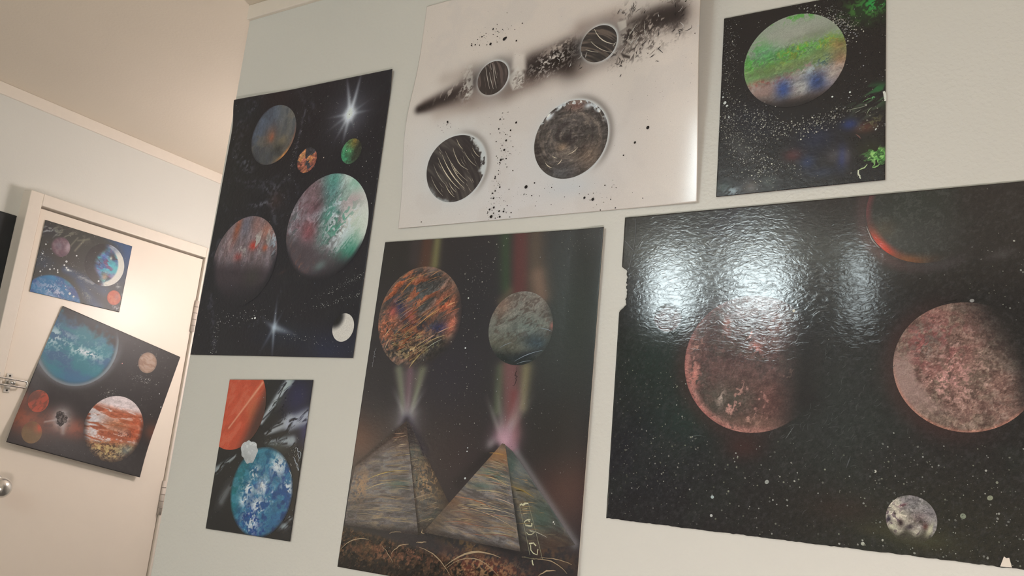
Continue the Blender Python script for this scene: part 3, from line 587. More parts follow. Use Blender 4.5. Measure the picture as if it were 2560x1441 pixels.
white.disc((-56.09, 63.59), 2.96, W4, 'small dark planet crossed by curved brown bands', res=.06)
cr = (212, 196, 172)
S = []
for a, b, w, col in (((-83.49,48.83), (-78.69,43.06), .22, cr), ((-82.75,49.23), (-77.72,43.08), .24, cr), ((-82.24,49.79), (-77.25,44.23), .16, (180, 166, 148)), ((-81.03,47.80), (-77.83,43.93), .14, cr), ((-84.20,47.67), (-81.51,44.07), .12, (170, 158, 142)), ((-81.51,44.07), (-79.50,41.82), .14, cr), ((-84.50,45.72), (-81.83,42.28), .12, (180, 168, 150)), ((-80.80,50.23), (-78.79,46.93), .12, cr), ((-79.77,47.89), (-77.43,46.17), .12, (190, 176, 156)), ((-80.27,51.64), (-78.88,49.74), .13, cr), ((-78.55,49.33), (-75.97,46.60), .12, (190, 176, 156)), ((-77.07,49.75), (-75.47,48.04), .1, cr), ((-83.63,50.84), (-82.71,49.48), .1, (140, 130, 120)), ((-80.84,44.36), (-79.33,42.64), .12, cr), ((-80.56,47.50), (-79.32,45.65), .1, cr)):
    S.append((arc(a, b, -.06), .02, w*.75, .03, col))
for i in range(26):
    q = np.array((-79.88, 46.64))+RG.uniform(-3.6, 3.6, 2); a = R(-52+RG.normal(0, 5)); l = RG.uniform(1, 3); S.append((arc(q, q+np.array((math.cos(a), math.sin(a)))*l*.6, -.05), .01, RG.uniform(.03, .08), .01, [(150, 138, 124), (120, 110, 102), (176, 162, 144)][i % 3]))
for a, b, w in (((-76.30,63.77), (-75.00,59.48), .09), ((-75.42,62.44), (-74.28,59.36), .1), ((-74.97,63.99), (-73.72,59.38), .1), ((-74.68,63.70), (-73.86,61.13), .07), ((-75.50,64.08), (-75.09,62.85), .06)): S.append((arc(a, b, -.02), .03, w, .03, (196, 184, 172)))
for a, b, w, bl in (((-57.05,66.17), (-52.96,62.84), .16, .13), ((-57.43,64.17), (-53.95,61.75), .09, .07), ((-58.22,63.02), (-56.04,62.16), .08, .03)): S.append((arc(a, b, -bl), .05, w, .03, (206, 192, 172)))
for a, b, w in (((-59.63,46.56), (-58.10,47.45), .14), ((-63.41,45.71), (-62.13,44.74), .14), ((-61.35,45.14), (-60.61,45.92), .16), ((-62.32,46.67), (-61.45,46.18), .1)): S.append((arc(a, b, -.1), .03, w, .03, (208, 192, 168)))
white.strokes(S, label='cream lines scratched into the black planets', off=.08)
bk = ((24, 22, 24), (34, 30, 32))
D = cluster(60, (-75.67,69.23), 2.6, 1.0, 10, r=(.03, .13), cols=bk, dim=.8)+cluster(70, (-71.16,49.92), .9, 3.2, 10, r=(.03, .14), cols=bk, dim=.8)+cluster(60, (-71.45,42.09), .9, 2.6, 0, r=(.03, .15), cols=bk, dim=.8)+cluster(30, (-71.00,38.33), 1.3, .6, 0, r=(.03, .16), cols=bk, dim=.8)+cluster(26, (-53.75,39.62), 2, 1.2, r=(.03, .12), cols=bk, dim=.8)
D += field(220, white.rect, r=(.02, .05), cols=((120, 110, 106), (90, 84, 82)), dim=.8)+cluster(40, (-45.15,53.95), 2.5, 4, r=(.02, .05), cols=((120, 112, 106),), dim=.8)+cluster(14, (-82.55,53.72), .9, .7, r=(.04, .12), cols=((70, 66, 66),), dim=.9)+cluster(18, (-41.73,66.77), .5, 1.0, r=(.04, .1), cols=bk, dim=.9)+cluster(30, (-66.84,40.85), 3.5, .8, r=(.03, .09), cols=bk, dim=.9)
for q, r in (((-70.88,67.07), .15), ((-73.26,67.85), .28), ((-72.97,68.02), .18), ((-75.85,67.50), .22), ((-69.32,52.94), .17), ((-66.37,42.20), .26), ((-46.88,48.57), .24), ((-48.89,46.81), .17), ((-56.35,39.56), .17), ((-54.99,39.19), .22), ((-50.63,45.24), .11), ((-71.44,47.09), .2), ((-70.98,48.67), .16), ((-70.83,50.21), .16), ((-64.95,42.68), .12), ((-71.80,39.45), .17), ((-72.04,40.94), .15), ((-72.11,38.02), .24), ((-69.96,38.66), .15), ((-65.23,40.73), .1), ((-85.55,38.20), .1), ((-53.24,41.11), .1), ((-82.39,54.81), .16), ((-47.29,38.63), .08), ((-40.10,60.53), .08)): D.append((*q, r, 20, 18, 20, 1.1, .8))
white.dots(D, label='black paint droplets', off=.08)
L = []
for i in range(90):
    c0 = [((-46.71,62.67), 3.5, 1.2), ((-51.07,62.24), 1.8, 1.2), ((-48.10,60.61), 2.6, .9), ((-51.18,67.34), 1.2, .7), ((-42.52,63.34), .6, 1.5), ((-62.85,61.27), 2.6, 1.0)][RG.integers(6)]
    q = (c0[0][0]+RG.normal(0, c0[1]), c0[0][1]+RG.normal(0, c0[2])); a = RG.normal(1.0, .8); l = RG.uniform(.3, 1.3)
    L.append((jit(arc(q, (q[0]+math.cos(a)*l, q[1]+math.sin(a)*l), RG.normal(0, .2), 5), .04), .02, RG.uniform(.05, .16), .02, [(40, 34, 34), (52, 46, 46), (64, 58, 56), (196, 188, 180)][RG.integers(4)]))
L += [(arc((-50.60,66.72), (-49.84,67.84), .15), .05, .14, .05, (44, 40, 40)), (arc((-50.40,66.89), (-49.91,67.43), .0), .05, .16, .05, (44, 40, 40)), (arc((-52.05,59.27), (-51.78,59.96), .1), .05, .18, .05, (44, 40, 40)), (arc((-52.35,59.12), (-51.81,58.91), .2), .1, .2, .05, (44, 40, 40)), (arc((-52.12,57.40), (-51.88,57.77), .0), .08, .14, .05, (40, 36, 36)), (arc((-46.84,58.61), (-46.05,58.88), -.1), .05, .14, .05, (60, 54, 54)), (arc((-45.60,59.61), (-44.75,58.73), .0), .05, .12, .05, (60, 54, 54)), (arc((-47.94,64.45), (-47.24,61.58), -.1), .05, .2, .06, (160, 150, 140)), (arc((-50.89,63.48), (-49.51,64.68), .0), .05, .2, .06, (168, 160, 150)), (arc((-49.71,61.66), (-49.03,62.36), .0), .05, .2, .06, (180, 172, 164))]
white.strokes(L, name='foil_marks', label='ragged foil marks along the smoky streak')

# ================================================================== small poster with the green planet
def bg_green(X, Z):
    p = Pt(X, Z, (30, 26, 26)); n = p.n(.5, 111, warp=.9); f = p.n(.8, 112, ang=25, st=3, warp=.6)
    p.g((-18.83,60.78), 2.4, (36, 62, 30), .85, ry=1.7); p.mix(gs(X, Z, (-18.99,60.82), 2.6, 1.6)*sm(.52, .68, n), (66, 118, 48)); p.mix(gs(X, Z, (-17.99,61.38), 1.2, .9)*sm(.45, .6, n), (44, 150, 70))
    p.mix(gs(X, Z, (-18.03,48.53), 2.1, 1.3, 20)*sm(.45, .65, f), (70, 104, 66)); p.mix(gs(X, Z, (-17.51,49.87), 1.3, .6)*sm(.45, .6, f), (40, 92, 50)); p.mix(gs(X, Z, (-19.16,46.98), 1.3, .9)*sm(.3, .6, f), (84, 92, 76)); p.g((-18.88,45.02), 1.3, (96, 56, 44), .8, ry=.7); p.mix(gs(X, Z, (-18.27,45.74), 1.4, .8)*sm(.45, .6, n), (104, 100, 68))
    p.g((-20.67,45.68), 1.0, (42, 56, 104), .9, ry=.75); p.g((-21.47,41.54), .6, (44, 52, 100), .9, ry=1.5); p.g((-22.42,41.86), 1.0, (92, 84, 84), .6); p.g((-20.88,41.57), .5, (96, 86, 92), .6, ry=1.1); p.g((-18.33,42.15), 1.6, (42, 42, 22), .7, ry=1.4)
    p.g((-27.33,42.49), 1.1, (104, 46, 44), .7, ry=.8); p.g((-24.57,44.44), 2.4, (34, 38, 62), .75, ry=2.0); p.g((-25.54,41.32), 1.0, (50, 64, 106), .6); p.g((-23.79,39.81), 1.8, (58, 66, 92), .5, ry=.7); p.g((-32.43,47.70), 3.5, (34, 36, 48), .6, ry=2.2, ang=-35); p.g((-34.00,44.31), 2.2, (92, 92, 88), .45, ry=1.0, ang=-45)
    p.mix(gs(X, Z, (-36.07,39.17), 1.2, .8)*.8, (62, 74, 70)); p.mix(gs(X, Z, (-34.89,38.47), 1.1, .6)*sm(.35, .5, n), (140, 152, 156)); p.mix(gs(X, Z, (-32.47,38.81), 1.0, .9, -40)*.7, (120, 112, 104)); p.g((-30.28,39.17), 1.0, (84, 92, 86), .6); p.g((-27.84,48.02), 5, (24, 22, 24), .5, ry=1.2)
    return p
green = Poster('painted_poster', 'small black painting with one round green-banded planet and dense star dust', 'M', (-37.05, -16.6, 38.0, 63.4), bg_green, mat=M_GLOSS, res=.11, quad=[(-37.1, 63.5), (-16.6, 63.3), (-16.6, 38.1), (-37.0, 37.9)], rim=M_PAPERD)
def GP(p, u, v, bg):
    n = p.n(.5, 121, warp=.9); m = p.n(1.5, 122, st=2, ang=12); vv = v-.12*u+.12*(m-.5)
    p.c[:] = (150, 156, 138); p.mix(gs(u, vv, (.0, .55), .9, .3)*.7, (164, 160, 146)); p.mix(gs(u, vv, (.4, .45), .5, .12, 8)*.5, (110, 118, 92))
    p.mix(sm(.36, .2, vv)*.9, (108, 146, 92)); g = gs(u, vv, (.2, .17), 1.5, .17); p.mix(g*sm(.35, .6, n), (88, 156, 60)); p.mix(g*sm(.65, .78, n), (150, 150, 66)); p.mix(g*sm(.35, .22, n)*.7, (64, 100, 52)); p.mix(gs(u, v, (-.75, .15), .3, .35)*sm(.4, .6, n), (82, 158, 70)); p.mix(gs(u, v, (-.55, .25), .3, .2)*.7, (94, 150, 104))
    p.mix(gs(u, v, (-.1, .95), .9, .1)*sm(.4, .6, n), (92, 158, 72)); p.mix(gs(u, vv, (0, -.08), 1.2, .14)*.7, (112, 120, 72)); p.mix(gs(u, vv, (.85, .1), .25, .15)*.8, (140, 110, 70))
    lo = sm(-.16, -.38, vv); p.mix(lo, (140, 116, 104)); p.mix(lo*sm(.5, .7, m)*.7, (154, 142, 132)); p.mix(gs(u, vv, (-.5, -.32), .5, .07)*sm(.4, .6, n)+gs(u, vv, (.3, -.2), .4, .06)*sm(.5, .6, n), (150, 84, 74))
    p.mix(gs(u, v, (.45, -.3), .36, .2, 10)*sm(.3, .55, n), (196, 204, 200)); p.mix(gs(u, v, (.62, -.12), .2, .13)*sm(.45, .55, n), (54, 82, 72)); p.mix(gs(u, v, (-.2, -.6), .17, .22), (46, 72, 132)); p.mix(gs(u, v, (.45, -.55), .32, .22), (44, 62, 108)); p.mix(gs(u, v, (.18, -.6), .16, .2)*.8, (176, 170, 160)); p.mix(gs(u, v, (.75, -.42), .15, .22, -25)*.8, (176, 160, 148)); p.mix(gs(u, v, (.9, -.1), .2, .2)*.7, (150, 104, 80))
    p.tex(.2, .6, 127, ang=15, st=1.8, where=sm(.5, .25, v)*.8+.2); p.mix(gs(u, v, (-.6, -.6), .3, .2)*.6, (150, 122, 116)); return p.mix(sm(-.66, -.98, v-.15*u*u)*.9, bg)
green.disc((-27.58, 55.5), 6.45, GP, 'round planet with green, grey and rust bands')
def GL(p, u, v, bg):
    n = p.n(.3, 125, warp=.9); p.c[:] = (96, 156, 74); p.mix(sm(.5, .65, n), (150, 196, 110)); p.mix(sm(.4, .3, n), (50, 84, 40)); return p.mix(sm(.6, 1, np.hypot(u, v))*sm(.3, .6, n), bg)
green.disc((-17.41,41.24), 1.25, GL, 'bright lime splash', res=.06, name='lime_splash', wob=.6, off=.05)
lm = (168, 184, 132)
green.strokes([(jit(arc((-18.23,40.85), (-17.96,39.84), .3), .03), .1, .25, .08, (120, 160, 90)), (jit(arc((-18.05,39.80), (-17.19,40.14), -.2), .03), .1, .2, .06, (130, 170, 100)), (jit(arc((-18.53,40.30), (-19.49,39.67), .12), .04), .05, .17, .1, lm), (jit(arc((-19.57,39.58), (-19.30,38.51), -.1), .04), .14, .2, .12, (206, 204, 176)), (arc((-18.49,40.88), (-18.23,41.15), .1), .05, .12, .05, lm), (arc((-20.96,47.56), (-18.73,47.78), -.02), .03, .08, .03, (150, 150, 130)), (arc((-18.67,46.70), (-18.11,47.48), .1), .03, .09, .03, (140, 150, 120)), (arc((-20.06,47.01), (-19.34,47.36), 0), .03, .09, .03, (130, 132, 120)), (arc((-19.18,48.31), (-17.76,48.69), .1), .03, .1, .03, (110, 150, 100)), (arc((-17.74,44.46), (-17.56,44.73), 0), .06, .16, .06, (210, 210, 200)), (arc((-18.07,48.54), (-17.76,48.74), .5), .05, .12, .05, (110, 190, 120)), (arc((-19.93,44.26), (-19.31,43.57), .05), .03, .12, .03, (120, 80, 72)), (arc((-16.79,49.34), (-16.63,48.05), .05), .25, .32, .2, (214, 210, 196))], label='thin lime and grey paint trails')
wh = ((206, 200, 182), (180, 174, 160), (150, 146, 146))
D = cluster(900, (-32.63,43.14), 1.9, 2.6, 30, r=(.02, .075), cols=wh)+cluster(520, (-35.67,47.56), 1.3, 1.7, 20, r=(.02, .07), cols=wh)+cluster(520, (-36.29,57.23), .9, 4.4, 0, r=(.02, .07), cols=wh, dim=.3)+cluster(320, (-31.49,47.57), 2.6, 1.0, -28, r=(.03, .1), cols=wh)+cluster(280, (-24.27,46.52), 2.2, .65, 14, r=(.03, .12), cols=wh)+cluster(300, (-22.78,60.26), 2.0, .8, -38, r=(.03, .11), cols=wh)+cluster(90, (-21.35,58.15), .5, 1.4, 10, r=(.03, .12), cols=wh)+cluster(60, (-30.89,40.98), .9, .8, 0, r=(.04, .11), cols=wh, dim=.6)+field(260, green.rect, r=(.02, .06), cols=wh, dim=.3)+cluster(50, (-27.63,40.61), 1.6, .6, -15, r=(.03, .09), cols=wh)+cluster(40, (-19.24,51.29), 1.6, 2.6, r=(.03, .09), cols=wh)+cluster(30, (-17.74,45.46), 1.2, .7, r=(.03, .1), cols=wh)
D = [d for d in D if math.hypot(d[0]+27.58, d[1]-55.5) > 6.3]
D += [(*(-36.41,50.96), .2, 214, 214, 204, 1.2, 1), (*(-36.09,50.46), .17, 214, 214, 204, 1, 0), (*(-35.77,48.84), .12, 214, 214, 204, 1, 0), (*(-36.70,51.84), .12, 200, 200, 192, 1, 0), (*(-22.72,49.60), .12, 214, 214, 204, 1, 0), (*(-20.65,49.86), .12, 214, 214, 204, 1, 0)]
green.dots(D, label='dense star dust of flicked white paint')

# ================================================================== poster with two pyramids
M_PYR = paint_mat('paint_pyramids', 0.26, 0.00018, 170, fine=0.12)
def bg_pyr(X, Z):
    p = Pt(X, Z, (52, 47, 48)); n = p.n(.6, 131, warp=.8); f = p.n(.45, 132, warp=.9)
    p.g((-56.58,22.52), 10, (58, 63, 58), .9, ry=14); p.g((-91.33,33.23), 7, (46, 43, 40), .7); p.g((-73.19,23.72), 6, (46, 44, 48), .7, ry=10); p.g((-77.43,13.55), 6, (50, 46, 54), .7); p.g((-74.87,2.06), 7, (58, 46, 46), .8, ry=6); p.g((-92.51,4.17), 4.6, (112, 70, 53), .9, ry=4.2); p.g((-55.62,-0.75), 5, (92, 62, 54), .85, ry=5); p.g((-58.25,6.14), 5.5, (50, 46, 42), .7); p.g((-90.61,8.44), 5, (46, 45, 50), .6); p.g((-54.35,34.02), 2.4, (92, 92, 90), .35)
    # beams over the planets
    p.l((-83.92,34.83), (-83.69,30.81), 1.3, (98, 64, 50), .75, w1=1.7, p=1.3); p.l((-81.92,34.90), (-81.89,30.93), .8, (128, 120, 80), .85, w1=.9); p.l((-86.22,34.57), (-86.06,31.93), 1.2, (74, 62, 62), .5)
    p.l((-69.21,35.03), (-68.15,26.92), 1.1, (58, 76, 52), .75); p.l((-66.44,35.22), (-65.64,26.11), 1.55, (98, 54, 53), .92, p=1.6); p.l((-63.99,34.86), (-62.85,26.02), 1.5, (96, 78, 64), .8, w1=1.9); p.l((-62.89,28.37), (-61.96,25.28), 1.3, (150, 116, 96), .55); p.l((-67.43,26.16), (-68.75,24.73), .8, (116, 100, 78), .5)
    # cone under the first planet
    A1 = (-83.67,6.70)
    p.mix(poly(X, Z, [(-87.01,14.48), (-81.26,14.58), (A1[0]+1.1, A1[1]+1), (A1[0]-1.1, A1[1]+1)], 1.0)*.75, (102, 88, 88)); p.l((-86.38,14.40), (-84.40,7.34), .8, (128, 130, 106), .7, w1=.35); p.l((-81.82,14.39), (-83.04,7.40), .8, (124, 126, 98), .7, w1=.35); p.l((-84.19,14.34), (-83.75,7.18), .7, (118, 90, 96), .85, w1=.45)
    for an, ln, w, k in ((126, 6.5, .5, .75), (107, 7.5, .4, .5), (92, 7, .35, .45), (72, 8, .45, .6), (60, 6.5, .45, .7), (140, 3.5, .7, .5), (38, 3.5, .7, .45)): p.ray(A1, an, ln, .3, w, k, (184, 180, 176))
    p.g(A1, 2.4, (150, 140, 142), .6); p.g(A1, 1.0, (214, 206, 210), .9); p.ray(A1, -28, 4, 1.1, .5, .45, (150, 142, 150)); p.ray(A1, -148, 3, 1.0, .5, .4, (150, 142, 146))
    # red column under the second
    A2 = (-66.01,4.54)
    p.l((-67.58,14.83), (-67.49,8.85), 1.0, (104, 112, 84), .6, w1=.8); p.l((-63.48,14.90), (-63.51,9.56), 1.1, (150, 136, 100), .7, w1=.9); p.l((-65.96,15.21), (-64.77,5.77), 1.5, (122, 84, 82), .95, w1=1.5, p=1.5); p.l((-64.98,11.30), (-64.82,8.07), .75, (122, 68, 68), .8)
    for an, ln, w, k in ((120, 8, .35, .8), (104, 9, .5, .6), (66, 9, .4, .7), (74, 10, .6, .6), (58, 9, .5, .45), (95, 7, .5, .3)): p.ray(A2, an, ln, .5, w, k, (172, 166, 158))
    p.g((-65.69,5.45), 2.0, (164, 122, 132), .75); p.g(A2, 1.5, (202, 156, 168), .9); p.g((-64.34,3.85), .9, (186, 138, 150), .6); p.g((-67.87,3.98), .9, (200, 190, 190), .5)
    # shadow beside and behind the pyramids
    p.l(A1, (-92.91,-0.97), .35, (44, 36, 38), .6, w1=.3); p.l(A1, (-79.82,2.27), 1.1, (44, 38, 48), .9); p.l((-67.08,3.67), (-73.00,-1.59), .8, (44, 38, 38), .85); p.l((-63.64,3.20), (-53.45,-7.67), .55, (140, 134, 134), .6, w1=.7)
    # rough ground
    gy = sm((-92.58,-9.99)[1]+.4, (-92.58,-9.99)[1]-.6, Z+.105*(X+92)*1.0); c, d = p.ch(.8, 135, warp=.9)
    p.mix(gy, (46, 38, 33)); p.mix(gy*sm(.55, .7, n)*.8, (92, 70, 50)); p.mix(gy*sm(.62, .72, f)*.85, (134, 96, 66))
    p.mix(gs(X, Z, (-88.23,-12.65), 6, 1.0)*sm(.45, .6, f), (120, 78, 58)); p.mix(gs(X, Z, (-71.01,-9.81), 4.5, .8, -10)*sm(.35, .6, n), (120, 92, 58)); p.mix(gs(X, Z, (-79.68,-12.65), 5, 1.2)*sm(.45, .6, f), (132, 86, 66)); p.mix(gs(X, Z, (-67.38,-12.91), 7, 2.0, 0)*sm(.35, .55, n), (112, 60, 46)); p.mix(gs(X, Z, (-67.40,-12.75), 6, 1.8)*sm(.6, .7, f), (168, 126, 90)); p.mix(gs(X, Z, (-56.70,-9.36), 5, 1.1, -12)*sm(.3, .6, n)*.8, (92, 68, 52)); p.mix(gs(X, Z, (-82.88,-15.03), 8, .9)*.75, (36, 28, 26)); p.g((-91.85,-15.34), 2.5, (34, 26, 24), .8, ry=1); p.mix(gs(X, Z, (-65.72,-9.34), 6, .6, -10)*.85, (36, 33, 34)); p.mix(gs(X, Z, (-90.03,-9.70), 5, .6)*.8, (38, 36, 36)); p.mix(gs(X, Z, (-75.10,-9.26), 4.6, .5, -6)*.85, (38, 36, 36)); p.mix(gs(X, Z, (-88.23,-12.65), 1.4, .6)*.6, (142, 108, 72))
    p.tex(.35, .7, 138, line=.9, where=gy); p.mul(1-.22*gy); p.a = 1+1.2*gy
    return p
pyr = Poster('painted_poster', 'tall painting of two pyramids beaming light up to two planets', 'M', (-93.15, -52.75, -15.8, 35.1), bg_pyr, mat=M_PYR, res=.14, gain=1.05, lift=lambda x, z: .25*sm(-58, -52.5, x), quad=[(-92.7, 35.3), (-52.8, 34.9), (-52.7, -15.6), (-93.6, -15.9)])
pyr.rect = (-93.3, -52.75, -15.8, 35.1)
def P1(p, u, v, bg):
    n = p.n(.55, 141, ang=32, st=3.5, warp=.4); f = p.n(.4, 142, warp=.9); c, d = p.ch(.7, 143, ang=32, st=2.4); b = p.n(2.2, 144)
    p.c[:] = (76, 68, 65); p.mix(sm(.55, .7, n)*.5, (140, 86, 64)); p.mix(sm(.45, .2, n)*.6, (58, 54, 54))
    p.mix(gs(p.x, p.y, (-82.93,25.86), 4.2, 4.0)*.85, (78, 78, 76)); p.mix(gs(p.x, p.y, (-82.32,25.85), 3.0, 3.0)*sm(.6, .7, n)*.8, (132, 130, 126)); p.mix(gs(p.x, p.y, (-83.81,26.64), 4, 4)*sm(.72, .8, c)*.9, (168, 92, 62))
    p.mix(gs(p.x, p.y, (-85.58,30.10), 4.5, 1.2, 12)*.7*sm(.3, .6, n), (176, 98, 64)); p.mix(gs(p.x, p.y, (-88.73,27.93), 1.1, 5.0, -38)*sm(.35, .6, n), (184, 96, 60)); p.g((-82.79,30.10), 2.2, (120, 104, 98), .6, ry=.8)
    p.g((-87.81,24.23), 1.6, (52, 58, 92), .9, ry=1.0, ang=-40); p.g((-89.15,23.63), .9, (160, 74, 72), .9, ry=1.0); p.g((-86.21,22.08), 1.4, (60, 58, 68), .8, ry=.9); p.g((-79.35,20.91), 2.0, (42, 44, 82), .9, ry=.9, ang=8); p.g((-82.70,21.30), 1.3, (46, 46, 58), .9, ry=.5, ang=20); p.g((-85.22,22.69), .9, (178, 88, 76), .8, ry=1.5, ang=35)
    p.mix(gs(p.x, p.y, (-78.57,24.77), 2.6, 1.6, 20)*sm(.3, .55, n), (186, 92, 62)); p.mix(gs(p.x, p.y, (-77.40,25.83), 1.4, 2.0)*.6, (148, 104, 82)); p.mix(gs(p.x, p.y, (-77.04,21.13), 1.2, 2.0, -5)*1.0, (210, 118, 92)); p.g((-77.01,19.34), .5, (226, 172, 138), .9, ry=.7); p.mix(gs(p.x, p.y, (-90.04,21.24), 1.8, 2.6)*sm(.3, .6, f), (196, 112, 80)); p.mix(gs(p.x, p.y, (-85.12,20.09), 5.0, 2.2, 12)*sm(.4, .6, f)*.9, (156, 92, 66)); p.mix(gs(p.x, p.y, (-84.28,17.65), 5, 1.8, 14)*sm(.55, .68, f), (166, 140, 104)); p.mix(gs(p.x, p.y, (-84.28,17.65), 5, 1.8, 14)*sm(.4, .3, f)*.8, (50, 46, 38)); p.mix(gs(p.x, p.y, (-86.11,15.56), 2.6, 1.0)*sm(.3, .6, n)*.8, (168, 122, 98))
    p.g((-78.69,17.32), 3.6, (46, 42, 40), .97, ry=2.0, ang=30); p.g((-81.24,15.51), 2.4, (48, 44, 42), .8, ry=1.0); p.mix(gs(p.x, p.y, (-80.71,18.03), 2.0, .6, 25)*sm(.5, .65, f), (120, 112, 80))
    p.tex(.35, .7, 146, ang=32, st=2.0, line=.8); d0 = np.hypot(u, v); p.mix(sm(.9, 1.0, d0)*sm(-.3, .2, v)*.45, (156, 118, 96)); return p.mix(sm(.8, 1.0, d0)*sm(.1, .7, u-v*.9)*.85, bg)
pyr.disc((-83.74, 22.6), 8.14, P1, 'rough orange and grey planet full of scratches')
def P2(p, u, v, bg):
    n = p.n(.5, 151, ang=25, st=2.2, warp=.7); b = p.n(1.8, 152, ang=20, st=2); p.c[:] = (112, 110, 100); p.mix(sm(.0, .8, v+.2*u), (132, 122, 112)); p.mix(gs(u, v, (.2, .05), .6, .35)*.7, (108, 118, 110)); p.mix(sm(.6, .75, n)*.6, (84, 72, 64)); p.mix(sm(.4, .25, n)*.5, (134, 132, 122)); p.mix(sm(-.05, -.5, v)*.7, (92, 90, 76)); p.mix(gs(u, v, (-.65, .6), .3)*.6, (150, 116, 98))
    p.mix(gs(u, v, (.55, -.4), .45, .25, -10)*.85, (58, 72, 80)); p.mix(sm(-.5, -.85, v+.1*u), (42, 46, 44)); p.mix(gs(u, v, (.3, -.72), .5, .12, 15)*.7, (40, 46, 52)); p.tex(.18, .6, 155, ang=25, st=1.8); d0 = np.hypot(u, v); p.mix(sm(.4, 1, u*1.05)*.6*sm(.8, 1.0, d0), bg); return p.mix(gs(u, v, (.97, .05), .06, .1), (150, 100, 90))
pyr.disc((-65.05, 20.77), 5.39, P2, 'mottled grey-green planet')
def face(cols, seed, dark=None, ang=0):
    def fn(p, s, t, bg):
        n = p.n(.35, seed, ang=ang, st=6, warp=.3); b = p.n(2.6, seed+3, warp=.6); f = p.n(.35, seed+5, warp=.9)
        p.c[:] = cols[0]; p.mix(sm(.45, .7, b), cols[1]); p.mix(sm(.5, .3, b), cols[2]); p.mix(sm(.55, .75, n)*.65, cols[3]); p.mix(sm(.42, .25, n)*.55, cols[4])
        p.tex(.13, .6, seed+9, ang=ang, st=4)
        if dark: dark(p, s, t, n, f, bg)
        p.a = np.full(s.shape, 3.0); return p
    return fn
def d1(p, s, t, n, f, bg):
    p.g((-83.66,-2.70), 2.2, (84, 108, 92), .6, ry=.6, ang=10); p.g((-83.82,5.25), 3.2, (80, 56, 46), .85); p.g((-83.75,6.40), 1.7, (46, 38, 38), .95); p.mix(sm(.07, .035, t), (40, 33, 34)); p.mix(sm(.2, .05, t)*.5, (70, 50, 44)); p.mix(gs(p.x, p.y, (-91.10,-3.73), 1.8, 2.6, -15)*sm(.4, .6, f), (172, 136, 104)); p.mix(gs(p.x, p.y, (-89.70,-7.22), 3, 1.6)*.5, (70, 62, 56)); p.mix(sm(.9, 1, t)*.8, (48, 42, 40)); p.mix(gs(p.x, p.y, (-87.10,-7.51), .9, 1.4)*sm(.5, .6, n), (164, 142, 116))
def d2(p, s, t, n, f, bg):
    p.mix(sm(.3, .12, t), (46, 38, 42)); p.mix(sm(.45, 1.0, s)*.85*sm(.15, .5, t), (62, 50, 42)); p.mix(sm(.12, 0, s), (44, 38, 36)); p.mix(gs(p.x, p.y, (-78.49,-1.88), 2.4, 3.0)*sm(.55, .7, f), (164, 128, 92)); p.mix(sm(.75, 1, s)*sm(.2, .0, t-.3), bg); p.mix(sm(.85, 1, t)*.8, (50, 42, 36))
def d3(p, s, t, n, f, bg):
    p.mix(gs(t, t*0, (.12, 0), .1)*.8, (150, 104, 66)); p.g((-67.06,-0.03), 2.2, (92, 112, 96), .7, ry=.8, ang=-12); p.g((-68.79,-1.75), 2.0, (86, 108, 94), .6, ry=.5); p.mix(sm(.06, 0, t)*.6, (92, 70, 58)); p.g((-73.98,-4.36), 2.6, (110, 74, 52), .7, ry=1.2); p.g((-70.14,-6.43), 2.6, (126, 92, 74), .5, ry=1.2); p.mix(sm(.3, .0, s)*sm(.45, .9, t)*.6, (92, 72, 54)); p.mix(sm(.93, 1, t)*.7, (56, 48, 44))
def d4(p, s, t, n, f, bg):
    p.mix(sm(.16, .0, s)*.95, (42, 40, 38)); p.g((-62.96,0.82), 1.4, (122, 126, 124), .6, ry=2.6, ang=35); p.mix(sm(.93, 1, s)*.5, (120, 122, 124)); p.mix(gs(p.x, p.y, (-62.47,-1.71), 2.2, .6, -18)*.7, (128, 110, 78)); p.g((-58.72,-4.86), 2.2, (70, 88, 76), .7); p.g((-56.81,-8.24), 2.6, (88, 60, 48), .7, ry=1.5); p.mix(sm(.8, 1, t)*.5, (62, 52, 46)); p.g((-64.31,1.76), .8, (64, 82, 74), .7, ry=1.6)
FB = [(114, 105, 101), (126, 119, 116), (102, 97, 94), (146, 126, 104), (76, 67, 63)]
FS = [(88, 80, 74), (98, 94, 88), (78, 79, 74), (122, 104, 82), (54, 48, 46)]
pyr.patch([(-92.61,-0.40), (-83.70,6.56), (-78.94,-9.56), (-93.63,-9.72)], face(FB, 161, d1, 8), 'lit front face of the left pyramid', 'pyramid_face')
pyr.patch([(-83.70,6.56), (-83.00,6.35), (-72.29,-6.83), (-78.94,-9.56)], face(FS, 171, d2, -2), 'dark side face of the left pyramid', 'pyramid_face')
pyr.patch([(-66.13,4.36), (-65.65,4.26), (-61.59,-9.65), (-78.12,-9.08)], face(FB, 181, d3, -14), 'lit front face of the right pyramid', 'pyramid_face', off=.05)
pyr.patch([(-65.83,4.32), (-64.28,3.37), (-53.35,-7.82), (-61.59,-9.65)], face(FS, 191, d4, -16), 'shadowed side face of the right pyramid', 'pyramid_face', off=.045)
S = []
def hatch(n, fr, to, bulge, w, cols, js=.4, jl=.35):
    a0, a1 = fr; b0, b1 = to
    for i in range(n):
        t = RG.random(); k0, k1 = sorted((RG.random(), RG.random())); k1 = min(1, k0+jl*(.3+RG.random()))
        A = np.array(a0)*(1-t)+np.array(a1)*t; Bq = np.array(b0)*(1-t)+np.array(b1)*t; d = Bq-A
        S.append((arc(A+d*k0, A+d*k1, bulge), .02, RG.uniform(*w), .02, cols[RG.integers(len(cols))]))
gold = [(172, 150, 112), (196, 174, 136), (158, 128, 98), (186, 160, 138), (140, 116, 92)]
hatch(60, ((-85.49,4.00), (-92.53,-8.84)), ((-83.36,4.70), (-79.87,-8.38)), .03, (.03, .075), gold, jl=.8)
